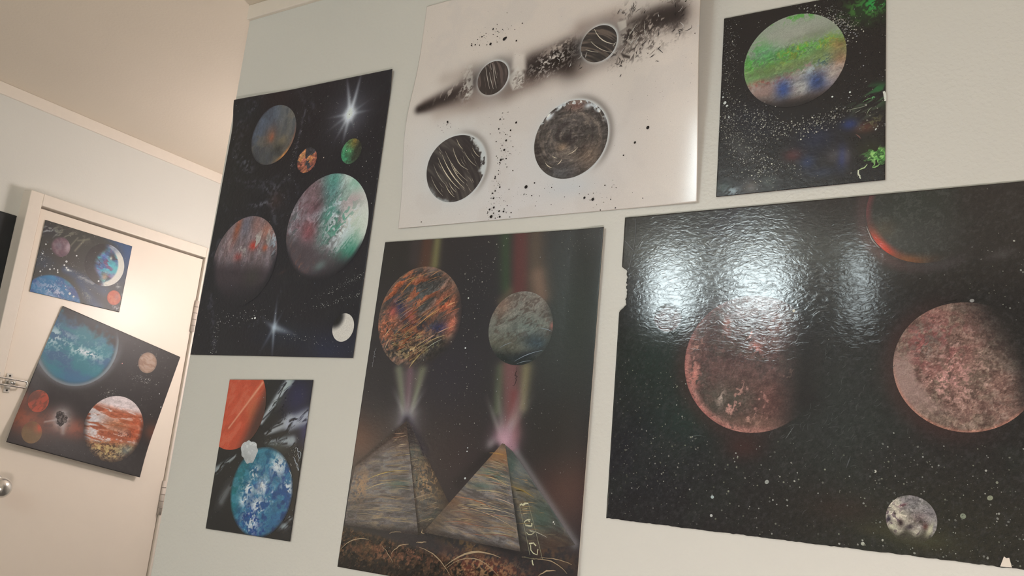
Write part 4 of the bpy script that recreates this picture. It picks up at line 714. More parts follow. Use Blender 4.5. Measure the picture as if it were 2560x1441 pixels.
hatch(34, ((-82.19,1.92), (-79.41,-8.33)), ((-80.99,2.01), (-74.80,-6.57)), .02, (.03, .07), gold, jl=.7)
hatch(110, ((-67.64,2.93), (-76.10,-8.67)), ((-65.22,2.39), (-62.11,-8.56)), .05, (.03, .085), gold+[(172, 116, 90)], jl=.6)
hatch(26, ((-64.85,1.02), (-61.87,-8.86)), ((-62.10,0.55), (-55.71,-7.79)), .02, (.04, .1), [(150, 128, 90), (120, 106, 84), (166, 130, 100)], jl=.5)
for a, b, w, col, bl in (((-89.98,-2.67), (-82.02,-0.69), .22, (200, 168, 100), .06), ((-89.97,-4.20), (-85.16,-2.64), .18, (196, 170, 124), .05), ((-84.81,1.36), (-82.16,1.74), .12, (206, 180, 130), 0), ((-70.28,-0.29), (-64.37,-1.36), .16, (200, 168, 120), .06), ((-72.50,-5.27), (-63.12,-4.99), .16, (206, 182, 150), .05), ((-66.89,-3.15), (-63.26,-3.82), .13, (214, 180, 150), .05), ((-68.06,2.90), (-65.37,2.73), .28, (176, 130, 76), .04), ((-63.96,-1.32), (-60.15,-2.51), .3, (150, 124, 72), .04), ((-73.18,-3.57), (-66.29,-4.64), .22, (186, 124, 90), .05), ((-71.67,-4.84), (-62.50,-6.94), .12, (202, 176, 140), .05), ((-85.59,4.57), (-83.74,4.77), .1, (190, 150, 120), 0), ((-85.74,3.98), (-83.67,4.30), .1, (170, 120, 100), 0), ((-60.50,-6.71), (-57.68,-7.37), .12, (190, 180, 160), .03)):
    S.append((arc(a, b, bl), .03, w*.7, .03, col))
# planet scratches
hatch(60, ((-89.70,29.00), (-87.55,15.79)), ((-81.28,30.16), (-76.81,24.73)), .04, (.03, .08), [(190, 128, 90), (220, 168, 110), (178, 98, 66), (196, 150, 96)], jl=.34)
hatch(70, ((-90.07,19.49), (-84.77,14.86)), ((-83.56,20.94), (-80.70,17.91)), .03, (.03, .09), [(186, 162, 116), (214, 190, 140), (150, 120, 80), (190, 120, 80)], jl=.3)
for a, b, w, col in (((-83.83,21.19), (-79.50,24.00), .17, (224, 164, 104)), ((-87.85,26.44), (-85.11,29.07), .15, (206, 146, 82)), ((-84.47,17.40), (-76.48,21.24), .1, (220, 176, 130)), ((-82.13,18.50), (-77.61,21.01), .1, (200, 150, 150)), ((-81.96,18.38), (-77.88,19.82), .1, (214, 180, 130)), ((-78.63,24.16), (-76.97,24.85), .3, (222, 158, 116)), ((-84.42,14.62), (-82.08,17.18), .2, (208, 180, 124)), ((-90.23,19.49), (-88.88,20.98), .16, (224, 182, 140)), ((-89.74,17.49), (-89.07,19.24), .14, (212, 176, 140)), ((-82.34,29.08), (-80.50,30.00), .16, (196, 140, 100)), ((-81.82,17.42), (-78.80,19.11), .09, (200, 200, 180)), ((-87.37,22.47), (-85.10,23.93), .08, (190, 160, 160)), ((-79.15,22.60), (-76.11,23.87), .1, (206, 120, 86))): S.append((arc(a, b, .04), .03, w, .04, col))
for a, b, w in (((-65.42,15.92), (-60.96,17.53), .09), ((-64.98,15.57), (-62.60,16.04), .07), ((-61.49,20.67), (-59.76,20.22), .08), ((-68.14,17.84), (-66.15,18.65), .06)): S.append((arc(a, b, .05), .02, w, .02, (150, 160, 170)))
# cracks, grass-like trails on the ground
for a, b, w, bl in (((-93.40,-13.39), (-87.97,-11.23), .14, .12), ((-83.49,-12.78), (-80.42,-10.96), .16, .12), ((-78.50,-11.17), (-72.49,-14.31), .15, .1), ((-85.37,-11.84), (-82.95,-13.88), .1, .05), ((-73.63,-13.25), (-64.50,-10.86), .3, .14), ((-73.20,-13.19), (-64.63,-13.21), .12, .2), ((-58.52,-12.36), (-55.93,-11.34), .2, .1), ((-77.86,-9.23), (-78.19,-8.64), .12, .5), ((-59.52,-10.37), (-54.23,-11.42), .12, .12), ((-58.57,-10.09), (-53.59,-10.23), .1, .05), ((-79.06,-10.61), (-77.24,-10.31), .18, .0), ((-84.20,-9.96), (-82.08,-9.53), .08, .1), ((-61.32,-10.28), (-58.55,-10.25), .08, 0)): S.append((jit(arc(a, b, bl, 9), .03), .04, w, .04, (176, 150, 118)))
# column of glyph-like marks on the right pyramid
cg = (208, 200, 164)
def gl(pts, w=.13): S.append((pts, w, w, w, cg))
S.append(([(-62.35,-3.80), (-60.79,-7.80), (-60.04,-9.91)], .06, .06, .06, (150, 146, 120))); S.append(([(-60.99,-3.34), (-59.34,-7.15), (-58.08,-10.20)], .06, .06, .06, (150, 146, 120)))
gl([(-62.31,-3.71), (-62.04,-3.49), (-61.87,-3.71)], .2); gl([(-61.83,-3.63), (-61.47,-3.35), (-61.00,-3.26)], .28); gl([(-61.87,-4.16), (-61.11,-4.04)], .06); gl([(-61.70,-4.78), (-60.80,-4.61)], .05)
gl([(-60.81,-5.41), (-61.13,-5.57), (-61.35,-5.79), (-61.18,-6.05), (-60.88,-6.14)], .14); gl([(-60.86,-5.42), (-60.48,-5.38), (-60.59,-5.67), (-60.80,-5.53)], .14); gl([(-61.16,-6.17), (-60.58,-6.22), (-60.15,-6.18), (-60.19,-5.82)], .2)
gl([(-60.87,-7.09), (-60.56,-7.33), (-60.08,-7.28), (-59.77,-7.05)], .09); gl([(-60.42,-6.80), (-59.64,-6.99)], .07); gl([(-60.34,-8.47), (-59.78,-8.35)], .2); gl([(-59.74,-8.26), (-59.23,-8.63)], .16); gl([(-60.09,-8.58), (-59.96,-9.27), (-59.55,-9.61), (-58.97,-9.74), (-58.91,-8.99)], .13); gl([(-59.65,-10.45), (-59.50,-10.94), (-59.37,-11.11)], .16); gl([(-60.91,-10.26), (-59.95,-10.29), (-58.92,-10.24)], .08)
# small mark along the left edge and a dark crack in the red column
S.append((jit(arc((-91.68,17.73), (-91.81,14.79), 0, 22), .12), .05, .07, .05, (150, 148, 150)))
S.append((jit(arc((-65.02,15.05), (-65.11,12.26), .05, 10), .14), .05, .12, .05, (44, 36, 36)))
pyr.strokes(S, label='gold scratches, glyph marks and ground trails', off=.1)
D = field(300, pyr.rect, r=(.02, .05), cols=((190, 186, 180), (170, 160, 150)), dim=.3)+cluster(170, (-73.01,27.46), 1.6, 6, -14, r=(.02, .1), cols=wh, dim=.35)+cluster(60, (-55.66,33.57), 2.2, 1.4, 10, r=(.02, .06), cols=wh)+cluster(90, (-75.18,13.60), 4, 3, r=(.02, .08), cols=wh, dim=.4)+cluster(110, (-74.11,4.86), 5, 3.5, r=(.02, .08), cols=wh, dim=.35)+cluster(60, (-59.47,8.33), 4, 3, r=(.02, .06), cols=wh, dim=.3)
D += [(*(-56.91,-5.33), .1, 214, 210, 196, 1.4, 1.2), (*(-56.70,-5.55), .08, 214, 210, 196, 1, 0), (*(-74.19,17.81), .14, 214, 214, 210, 1, 0), (*(-74.64,25.40), .13, 214, 214, 200, 1, 0), (*(-71.75,-0.91), .14, 214, 214, 210, 1.2, .5), (*(-71.87,3.36), .1, 214, 214, 210, 1, .5), (*(-71.91,2.85), .11, 214, 214, 210, 1, .5)]
pyr.dots(D, off=.11)

# ================================================================== large wide poster, wrinkled and glossy
M_BIG = paint_mat('paint_wrinkled', 0.085, 0.00017, 180, ridged=False, dist=1.6, fine=0.2, spec=0.6, stretch=(0.5, 1, 1))
def bg_big(X, Z):
    p = Pt(X, Z, (50, 46, 44)); n = p.n(.7, 201, warp=.8); b = p.n(5, 202)
    p.g((-46.26,4.64), 12, (42, 41, 46), .9, ry=9); p.g((-44.26,16.13), 6, (44, 56, 50), .85, ry=6); p.g((-39.51,9.25), 5, (46, 60, 54), .8, ry=4); p.g((-10.54,-1.61), 14, (56, 53, 44), .9, ry=6); p.g((-4.14,28.48), 6, (58, 54, 50), .6); p.g((-9.40,25.23), 8, (48, 44, 42), .8); p.g((-21.63,10.10), 7, (58, 62, 58), .7, ry=7); p.g((-34.81,34.32), 6, (46, 46, 62), .6, ry=3); p.g((-48.10,33.14), 4, (58, 58, 56), .6, ry=4)
    p.mix(.3*sm(.5, .8, b), (56, 60, 54)); p.mix(.35*sm(.6, .8, p.n(.3, 203)), (76, 76, 74)); p.mix(.3*sm(.5, .2, p.n(.3, 204)), (34, 32, 32))
    for c0, r0, ss, k in (((-31.63, 16.18), 8.4, -.5, .42), ((-8.67, 16.14), 7.01, -.6, .45)):
        dd = np.hypot(X-c0[0], Z-c0[1]); sd = -(X-c0[0])/r0; p.mix(np.exp(-np.clip(dd-r0, 0, 9)**2/2.0)*sm(-.6, .8, sd-(Z-c0[1])/r0*.3)*k, (84, 52, 48))
    dd = np.hypot(X+12.34, Z-34.09); p.mix(np.exp(-((dd-6.8)/.75)**2)*sm(-.2, .6, -(X+12.34)/6.3)*.4, (100, 66, 66)); p.mix(np.exp(-((dd-7)/.9)**2)*gs(X, Z, (-17.5, 29.5), 3.0)*.35, (116, 70, 56)); p.mix(np.exp(-((dd-6.8)/.8)**2)*gs(X, Z, (-10.92,27.42), 4, 1.6)*.4, (92, 82, 84))
    p.g((-32.15,5.99), 2.2, (78, 48, 44), .6, ry=1.4); p.g((-20.58,0.11), 4, (62, 50, 44), .6, ry=1.6); p.g((-13.75,-1.98), 3.6, (82, 80, 56), .7, ry=1.2, ang=-8); p.g((-17.43,-1.88), 2.2, (70, 66, 50), .5, ry=.5); p.g((-5.02,28.35), 1.4, (92, 86, 84), .5, ry=.5, ang=15)
    p.l((-25.78,21.44), (-25.19,12.43), 2.0, (42, 38, 37), .8, w1=2.4); p.mix(gs(X, Z, (-27.67,20.80), 2.2, 4)*.4, (44, 40, 40))
    p.a = .18+.95*gs(X, Z, (-35.64,30.24), 11, 9.5)+.5*gs(X, Z, (-20.75,23.77), 6, 8)+.45*gs(X, Z, (-21.62,9.15), 6, 7)
    return p
def big_edge(X, Z, S, T):
    d = .9*sm(.0, .02, T-.173)*sm(.0, .03, .335-T)*(1+.35*(vnoise(T*160, T*0, 7)-.5)); X = X+d*(1-S)**12
    dz = .10*(vnoise(S*120, S*0, 8)-.5)*sm(.9, 1, T); return X, Z+dz
big = Poster('painted_poster', 'large wide painting of dim red planets with a wrinkled glossy surface', 'M', (-49.6, 1.2, -4.1, 36.2), bg_big, mat=M_BIG, res=.15, gain=.95, edge=big_edge, quad=[(-49.8, 36.1), (1.2, 36.5), (1.2, -4.1), (-49.4, -4.0)])
def B1(p, u, v, bg):
    n = p.n(.9, 211, warp=.9); f = p.n(.45, 212, warp=1.0); b = p.n(3, 213); c, _ = p.ch(.75, 214, ang=70, st=1.5, warp=1.0); p.c[:] = (100, 80, 76); p.mix(sm(.45, .7, b)*.7, (112, 84, 78)); p.mix(sm(.5, .3, b)*.7, (92, 80, 74)); p.mix(sm(.5, .7, f)*.45, (130, 94, 88)); p.mix(sm(.45, .25, n)*.5, (86, 62, 60)); p.mix(gs(u, v, (-.3, -.55), .5, .3)*.5, (88, 88, 74))
    p.mix(sm(.93, .97, c)*sm(.3, .55, f), (204, 152, 138)); p.mix(gs(p.x, p.y, (-38.86,14.27), .8, 1.8, -10)*sm(.42, .6, f), (216, 140, 126)); p.mix(gs(p.x, p.y, (-38.36,18.26), .8, .9)*sm(.45, .6, f), (190, 140, 124)); p.mix(gs(p.x, p.y, (-31.09,18.02), .9, .6, -40)*sm(.35, .5, f), (190, 122, 110)); p.mix(gs(p.x, p.y, (-35.12,11.82), .5, 1.1, -10)*sm(.35, .5, f), (186, 162, 148)); p.mix(gs(p.x, p.y, (-34.71,20.87), .5, .9)*sm(.35, .5, f), (170, 116, 104))
    d0 = np.hypot(u, v); p.mix(sm(.86, .99, d0)*sm(-.1, -.75, u*.7+v*.75)*sm(.25, .55, f+.2), (196, 134, 122)); p.mix(sm(.93, 1, d0)*sm(0, -.6, u)*.5, (140, 84, 78)); p.mix(gs(u, v, (.15, -.85), .5, .12)*.6, (134, 104, 88)); p.mix(gs(u, v, (.4, -.55), .4, .3)*.5, (110, 66, 60))
    p.tex(.16, .6, 217, line=1.2); p.mix(sm(.25, .78, u-.05*v)*.97, bg); p.a = .35+1.0*gs(p.x, p.y, (-30.98,22.18), 5, 4.5); return p
big.disc((-31.63, 16.18), 8.4, B1, 'dim mauve planet with a pink lower rim', res=.1)
def B2(p, u, v, bg):
    n = p.n(.9, 221, warp=.9); f = p.n(.4, 222, warp=1.0); b = p.n(2.4, 223); p.c[:] = (140, 108, 96); p.mix(sm(.45, .7, b)*.6, (128, 112, 96)); p.mix(sm(.6, .72, f)*.6, (166, 140, 126)); p.mix(sm(.4, .25, f)*.6, (98, 72, 66)); p.mix(gs(u, v, (-.45, .35), .5, .5)*sm(.4, .6, n)*.8, (158, 96, 92)); p.mix(gs(u, v, (-.2, -.1), .4, .5)*sm(.62, .7, f), (196, 142, 132)); p.mix(gs(u, v, (-.55, .4), .3, .3)*sm(.5, .6, f)*.6, (110, 104, 96))
    d0 = np.hypot(u, v); cr = sm(.78, .9, np.hypot(u-.12, v-.1)+.05*(n-.5))*sm(.1, -.5, u)*sm(.4, -.1, v)*sm(-.95, -.4, v); p.mix(cr*.65, (180, 148, 138)); p.mix(sm(.94, 1, d0)*sm(.2, -.5, v)*.7, (206, 138, 116))
    p.tex(.2, .45, 227, line=1.2, where=1-cr); p.mix(sm(.2, .85, u*.8+v*.5)*.97, bg); p.mix(.8*sm(.55, .9, u), bg); p.a = np.full(u.shape, .35); return p
big.disc((-8.67, 16.14), 7.01, B2, 'rosy planet with a pale left crescent', res=.1)
def B3(p, u, v, bg):
    f = p.n(.35, 231, warp=.9); p.c[:] = bg; p.mix(gs(u, v, (-.2, .1), .9, .9)*.8, (52, 58, 52)); p.mix(gs(u, v, (0, -.5), .7, .4)*.5, (66, 64, 62)); p.mix(sm(.6, .75, f)*.4*sm(.8, .2, u), (86, 88, 84)); d0 = np.hypot(u, v)
    p.mix(sm(.8, .97, d0)*gs(u, v, (-.72, -.62), .36, .2, -52)*1.15, (208, 62, 40)); p.mix(sm(.75, .97, d0)*gs(u, v, (-.3, -.93), .35, .14)*.8, (140, 84, 50)); p.mix(sm(.86, .98, d0)*sm(-.6, -.9, u)*sm(-.3, 0, v)*.7, (120, 62, 64)); p.mix(gs(u, v, (-.7, -.35), .2)*.3, (120, 90, 56)); p.mix(sm(.3, .85, u)*.95, bg); p.a = np.full(u.shape, .3); return p
big.disc((-12.34, 34.09), 6.32, B3, 'near-black planet with a glowing red lower rim', res=.1)
def B4(p, u, v, bg):
    n = p.n(.6, 241, warp=.9); c, _ = p.ch(.7, 242, ang=50, st=1.8, warp=.9); p.c[:] = (196, 184, 164); p.mix(sm(.35, .2, c), (120, 104, 104)); p.mix(sm(-.2, .35, u*.8+v*.6)*.85, (132, 126, 124)); p.mix(gs(u, v, (.3, .1), .35, .25)*.7, (112, 94, 90)); p.mix(gs(p.x, p.y, (-14.89,-0.78), .28, .4), (58, 44, 44)); p.mix(gs(p.x, p.y, (-16.08,-0.49), .22, .4), (64, 58, 66)); p.mix(gs(p.x, p.y, (-14.01,-1.15), .6, .35, 20)*.95, (64, 56, 58)); p.mix(gs(p.x, p.y, (-13.09,-0.48), .7, .25)*sm(.4, .6, n), (88, 78, 70)); p.mix(gs(p.x, p.y, (-12.47,-0.97), .3, .4), (96, 64, 58)); p.mix(gs(p.x, p.y, (-14.65,1.07), .35, .12, 25)*.9, (112, 70, 76)); p.mix(gs(p.x, p.y, (-15.44,0.10), .13), (70, 62, 56))
    p.tex(.3, .35, 245, line=.6); lo = sm(-.35, -.7, v+.1*np.sin(u*9)); p.mix(lo*.92, (70, 66, 56)); p.mix(gs(p.x, p.y, (-12.04,-1.23), .3, .75, -25)*sm(.3, .5, n), (200, 192, 160)); p.mix(gs(p.x, p.y, (-15.78,-1.24), .5, .25, -30)*sm(.3, .5, n), (206, 198, 170)); return p.mix(sm(-.62, -1, v)*.9, bg)
big.disc((-13.86, -.35), 2.5, B4, 'small pale cratered moon', res=.05)
def B5(p, u, v, bg):
    f = p.n(.4, 251); p.c[:] = (84, 66, 64); p.mix(sm(.5, .7, f)*.6, (116, 88, 82)); p.mix(sm(.5, 1, np.hypot(u, v))*sm(-.2, .6, v), bg); p.mix(gs(u, v, (.1, -.95), .5, .08), (150, 140, 136)); p.a = np.full(u.shape, 1.1); return p
big.disc((-42.66, 22.0), 1.9, B5, 'tiny dim planet in the glare', res=.07)
wb = ((186, 182, 168), (170, 168, 158), (150, 150, 130))
D = []
for rc, n0, rr in (((-49, 1, -3.8, 7), 520, (.03, .12)), ((-49, -37, 0, 16), 200, (.03, .12)), ((-18, 1, -3.8, 9), 200, (.03, .13)), ((-49, 1, 8, 36), 160, (.02, .07)), ((-8, 1, 22, 31), 60, (.03, .11))): D += field(n0, rc, r=rr, cols=wb, pw=2.6, dim=.35)
D = [d for d in D if all(math.hypot(d[0]-a, d[1]-b) > r for a, b, r in ((-31.63, 16.18, 8.5), (-13.86, -.35, 2.5))) and (math.hypot(d[0]+8.67, d[1]-16.14) > 7.1 or d[0] > -5)]
D += [(*(-26.67,22.55), .17, 224, 214, 190, 1, 0), (*(-7.80,23.31), .19, 160, 156, 150, 1.2, 0), (*(-8.95,0.52), .28, 140, 144, 122, 1, 0), (*(-18.65,-3.41), .2, 190, 188, 170, 1, 0), (*(-29.21,2.24), .22, 170, 170, 160, 1.2, .8), (*(-35.65,-2.24), .17, 200, 198, 190, 1, 0), (*(-35.63,-0.08), .2, 180, 190, 186, 1, 0), (*(-17.47,4.39), .17, 196, 192, 176, 1, 0), (*(-6.47,2.59), .24, 150, 150, 126, 1.2, .6)]
big.dots(D, off=.07)
S = [(arc((-48.18,35.79), (-48.20,31.39), .03), .03, .06, .02, (120, 120, 122)), (arc((-49.58,32.79), (-48.07,31.16), 0), .03, .06, .02, (130, 130, 134)), (arc((-48.07,31.16), (-45.90,34.19), .02), .03, .05, .02, (110, 110, 112)), (arc((-48.29,30.95), (-48.75,27.93), 0), .03, .06, .02, (110, 110, 112)), (arc((-46.67,32.17), (-44.33,33.97), 0), .02, .05, .02, (100, 100, 102)), (arc((-9.27,23.47), (-10.49,23.15), 0), .03, .06, .02, (40, 36, 34)), (arc((-27.23,7.29), (-26.30,8.80), 0), .02, .08, .02, (120, 122, 118)), (arc((-39.16,6.77), (-36.79,7.02), .08), .02, .07, .02, (84, 92, 90)), (jit(arc((-18.61,32.51), (-17.23,29.77), -.05), .04), .03, .1, .03, (190, 170, 160)), (arc((-20.46,4.53), (-20.03,5.86), 0), .02, .1, .02, (104, 104, 104))]
for i in range(120):
    q = (RG.normal(-24, 4), RG.normal(11, 4)); a = RG.normal(.9, .4); l = RG.uniform(.3, 1.0); S.append((arc(q, (q[0]+math.cos(a)*l, q[1]+math.sin(a)*l), RG.normal(0, .1), 4), .02, .06, .02, (84, 84, 82)))
S = [s_ for s_ in S if math.hypot(s_[0][0][0]+31.63, s_[0][0][1]-16.18) > 8.6]
big.strokes(S, label='fine pale scratches', off=.06)
# torn white chip at the lower edge: bare card showing where the paint layer came away
v2 = [(-5.70,-4.03), (-5.35,-3.02), (-5.15,-3.16), (-4.90,-3.09), (-4.68,-3.99), (-5.19,-4.01)]
_chip = big.soup('torn_chip', 'torn white notch in the lower edge', v2, [[0, 5, 2, 1], [5, 4, 3, 2]], [(228, 220, 200)]*6, .12, mat=M_PAPER)
del _chip['kind']


# ================================================================== small poster on the door
M_DOORP = paint_mat('paint_door', 0.42, 0.0002, 150, fine=0.12)
def bg_ds(X, Z):
    p = Pt(X, Z, (62, 60, 54)); n = p.n(.6, 301, ang=25, st=3, warp=.7); f = p.n(.35, 302, warp=.9)
    p.g((145.40,52.36), 3.4, (48, 82, 128), .95, ry=8); p.g((141.98,55.14), 4, (52, 86, 130), .8, ry=1.4, ang=-15); p.g((119.94,52.91), 4, (52, 50, 58), .8, ry=2); p.g((126.58,46.82), 5, (64, 54, 48), .8, ry=2.6); p.g((121.71,43.88), 3.4, (56, 64, 76), .8, ry=2.6); p.g((138.88,37.80), 3, (44, 46, 50), .8, ry=2.4); p.g((144.86,36.37), 2.6, (46, 42, 42), .9, ry=1.2)
    p.l((128.13,43.53), (140.49,40.72), 1.0, (66, 82, 108), .9, w1=1.9); p.l((132.84,41.40), (139.44,35.19), 1.2, (62, 82, 116), .7, w1=1.8); p.mix(seg(X, Z, (128.49,43.82), (137.16,41.62), .45, .6)*sm(.4, .65, n), (164, 166, 170)); p.mix(gs(X, Z, (126.01,53.27), 6.5, 1.6, 0)*sm(.55, .75, n)*.85, (136, 132, 112)); p.mix(gs(X, Z, (121.43,52.54), 2.4, 1.2)*sm(.5, .65, n), (150, 152, 150)); p.l((129.82,49.37), (131.82,53.08), .28, (138, 130, 108), .8); p.l((130.03,52.36), (133.21,53.70), .25, (130, 126, 104), .7); p.l((128.32,50.40), (129.85,53.15), .22, (130, 126, 104), .7)
    p.g((138.15,47.38), 6.6, (46, 42, 38), .55); p.mix(gs(X, Z, (136.06,37.58), 1.6, .9, -40)*sm(.5, .65, f), (146, 144, 132)); p.mix(gs(X, Z, (145.30,36.47), 1.6, .6, -15)*sm(.55, .65, f), (160, 156, 150)); p.mix(gs(X, Z, (144.64,42.78), 1.0, .7)*sm(.5, .6, f), (150, 150, 146)); p.mix(gs(X, Z, (146.51,40.62), .3, .5), (176, 176, 178))
    return p
ds = Poster('painted_poster', 'small blue planet painting high on the white door', 'D', (120.05, 146.5, 35.4, 55.35), bg_ds, mat=M_DOORP, res=.16, gain=.95, rim=M_PAPERD)
def DS1(p, u, v, bg):
    n = p.n(.8, 311); p.c[:] = (116, 86, 92); p.mix(sm(.5, .75, n)*.6, (140, 116, 120)); p.mix(sm(.45, .25, n)*.6, (98, 76, 84)); p.mix(gs(u, v, (.75, .2), .3, .5)*.85, (186, 162, 164)); p.mix(gs(u, v, (-.2, .1), .4, .4)*.5, (120, 112, 124)); return p.mix(sm(.75, 1, np.hypot(u, v))*sm(.3, -.4, u)*.8, bg)
ds.disc((125.6, 49.3), 2.75, DS1, 'small dusty pink planet', res=.1)
def DS2(p, u, v, bg):
    n = p.n(.55, 321, ang=-14, st=4, warp=.3); c, _ = p.ch(.9, 322, ang=-14, st=2, warp=.5); p.c[:] = (58, 92, 138); p.mix(sm(.55, .65, c), (70, 164, 178)); p.mix(sm(.78, .88, c), (46, 44, 64)); p.mix(sm(.22, .12, c), (108, 76, 110)); p.mix(sm(.6, .72, n)*.6, (110, 132, 172))
    p.g((136.67,52.12), 1.5, (204, 180, 150), .95, ry=1.0, ang=-20); p.g((135.71,50.36), 1.0, (92, 184, 188), .9, ry=.4, ang=-12); p.g((135.64,48.64), 1.2, (84, 188, 194), .95, ry=.5, ang=-10); p.g((138.52,49.84), .9, (64, 84, 150), .95, ry=1.0); p.g((141.07,50.74), 1.1, (58, 52, 52), .9, ry=1.2); p.g((140.74,50.11), .35, (214, 204, 190), .9, ry=.5); p.g((136.96,46.65), 2.0, (60, 106, 158), .8, ry=.6, ang=-10); p.g((142.65,47.69), 1.1, (84, 178, 180), .95, ry=1.3); p.g((136.93,44.73), 1.1, (84, 60, 84), .9, ry=.7, ang=-40); p.g((139.92,44.42), 1.0, (162, 138, 112), .95, ry=1.4, ang=-20); p.g((141.78,43.16), 1.3, (70, 172, 180), .95, ry=.8, ang=20); p.g((142.52,45.07), 1.0, (150, 140, 164), .8, ry=1.0)
    d = np.hypot(u+.22, v-.02); p.mix(sm(.84, .94, d)*sm(-.1, .25, u), (222, 214, 198)); p.mix(sm(.62, .88, np.hypot(u-.28, v+.0))*sm(.2, -.25, u), (42, 38, 35)); p.mix(gs(u, v, (.3, .85), .3, .2)*.7, (104, 120, 150)); return p.tex(.2, .7, 325, ang=-14, st=2, where=sm(.5, .2, u))
ds.disc((139.23, 47.75), 6.1, DS2, 'cyan and blue planet with a white right crescent', res=.11)
def DS3(p, u, v, bg):
    n = p.n(.5, 331, warp=.8); b = p.n(1.8, 332, ang=-20, st=2.5); p.c[:] = (50, 88, 136); p.mix(sm(.5, .7, b)*.8, (44, 116, 160)); p.mix(sm(.45, .3, b)*.5, (76, 84, 130)); p.mix(gs(p.x, p.y, (124.84,40.65), 3, .7, -14)*.8, (42, 132, 176)); p.mix(gs(p.x, p.y, (129.69,40.22), 1.4, .5, -35)*.7, (64, 140, 146)); p.mix(gs(p.x, p.y, (126.65,37.04), 4.5, 1.8, -12)*sm(.52, .66, n), (204, 206, 214)); p.mix(gs(p.x, p.y, (127.66,35.25), 5, .7, -14)*.6, (168, 186, 206)); p.mix(sm(.55, .75, n)*.35, (120, 140, 180)); return p.mix(sm(.95, 1, np.hypot(u, v))*.6, bg)
ds.disc((126.26, 32.6), 8.74, DS3, 'blue planet rising from the lower corner', res=.12)
def DS4(p, u, v, bg):
    n = p.n(.8, 341); p.c[:] = (190, 88, 58); p.mix(sm(.5, .75, n)*.6, (206, 112, 72)); p.mix(gs(u, v, (.4, .2), .35, .5)*.6, (158, 98, 84)); return p.mix(sm(.85, 1, np.hypot(u, v))*.5, (130, 58, 44))
ds.disc((144.0, 39.15), 2.15, DS4, 'small orange planet by the lower corner', res=.09)
D = field(150, ds.rect, r=(.04, .09), cols=wh, dim=.35)+cluster(60, (121.57,45.46), 1.8, 1.8, r=(.05, .14), cols=((140, 160, 180), (200, 200, 196)))+cluster(90, (132.99,42.69), 3.4, .7, -33, r=(.04, .11), cols=wh)+cluster(40, (127.88,38.96), 2.6, .8, -10, r=(.05, .2), cols=((210, 212, 218),))
for q, r in (((124.03,42.53), .24), ((125.12,42.95), .18), ((126.14,42.85), .2), ((126.29,42.27), .22), ((121.61,41.34), .22), ((130.52,48.10), .22), ((128.06,45.77), .3), ((129.01,43.65), .3), ((128.42,44.11), .24), ((121.52,48.89), .2), ((130.85,37.31), .34), ((132.09,36.77), .26), ((138.36,42.75), .26), ((127.68,44.64), .24), ((121.21,46.17), .2)): D.append((*q, r, 224, 220, 212, 1.1, .5))
ds.dots(D, off=.08)

# ================================================================== tilted poster on the door
M_TILT = paint_mat('paint_tilt', 0.45, 0.0002, 150, fine=0.12)
def bg_dt(X, Z):
    p = Pt(X, Z, (48, 43, 42)); n = p.n(1.2, 351); p.g((131.09,31.14), 7, (40, 37, 38), .8, ry=4); p.g((160.54,27.70), 8, (50, 44, 42), .7)
    p.g((125.77,2.30), 7, (150, 80, 56), .95, ry=3.8, ang=-14); p.g((136.64,1.77), 7, (146, 82, 64), .85, ry=2.6, ang=-14); p.g((140.36,1.29), 2.8, (164, 90, 68), .8, ry=2.2); p.g((165.00,2.30), 3.4, (112, 66, 48), .9, ry=2.4, ang=-20); p.g((135.84,3.38), 3.4, (150, 132, 126), .75); p.g((135.84,3.38), 1.9, (226, 220, 214), .95, ry=2.2); p.l((131.31,2.06), (135.84,3.38), .25, (190, 176, 168), .6); p.l((136.73,1.35), (136.87,-0.32), .6, (190, 180, 174), .5)
    c1 = (136.13, 25.27); dd = np.hypot(X-c1[0], Z-c1[1]); p.mix(np.exp(-((dd-12.6)/1.1)**2)*.5*sm(.4, -.3, (Z-c1[1])/12), (130, 134, 136)); p.mix(gs(X, Z, (126.87,18.32), 2.6, 3)*.5, (110, 112, 116)); p.mix(gs(X, Z, (153.16,-2.81), 10, 10)*.35, (36, 33, 34)); p.mix(sm(.55, .8, n)*.25, (64, 58, 56)); p.g((124.22,7.44), 1.6, (140, 84, 68), .8, ry=2.2)
    return p
dt = Poster('painted_poster', 'black planet painting hung tilted in the middle of the white door', 'D', (100, 190, -60, 80), bg_dt, mat=M_TILT, res=.22, base=.3, gain=.95, quad=[(129.7, 33.6), (169.6, 26.1), (162.4, -10.9), (121.7, -4.0)],
    lift=lambda x, z: 1.6*sm(8, -12, z+.187*(x-145))**2+.5*gs(x, z, (125, 6), 4, 9), rim=M_PAPER)
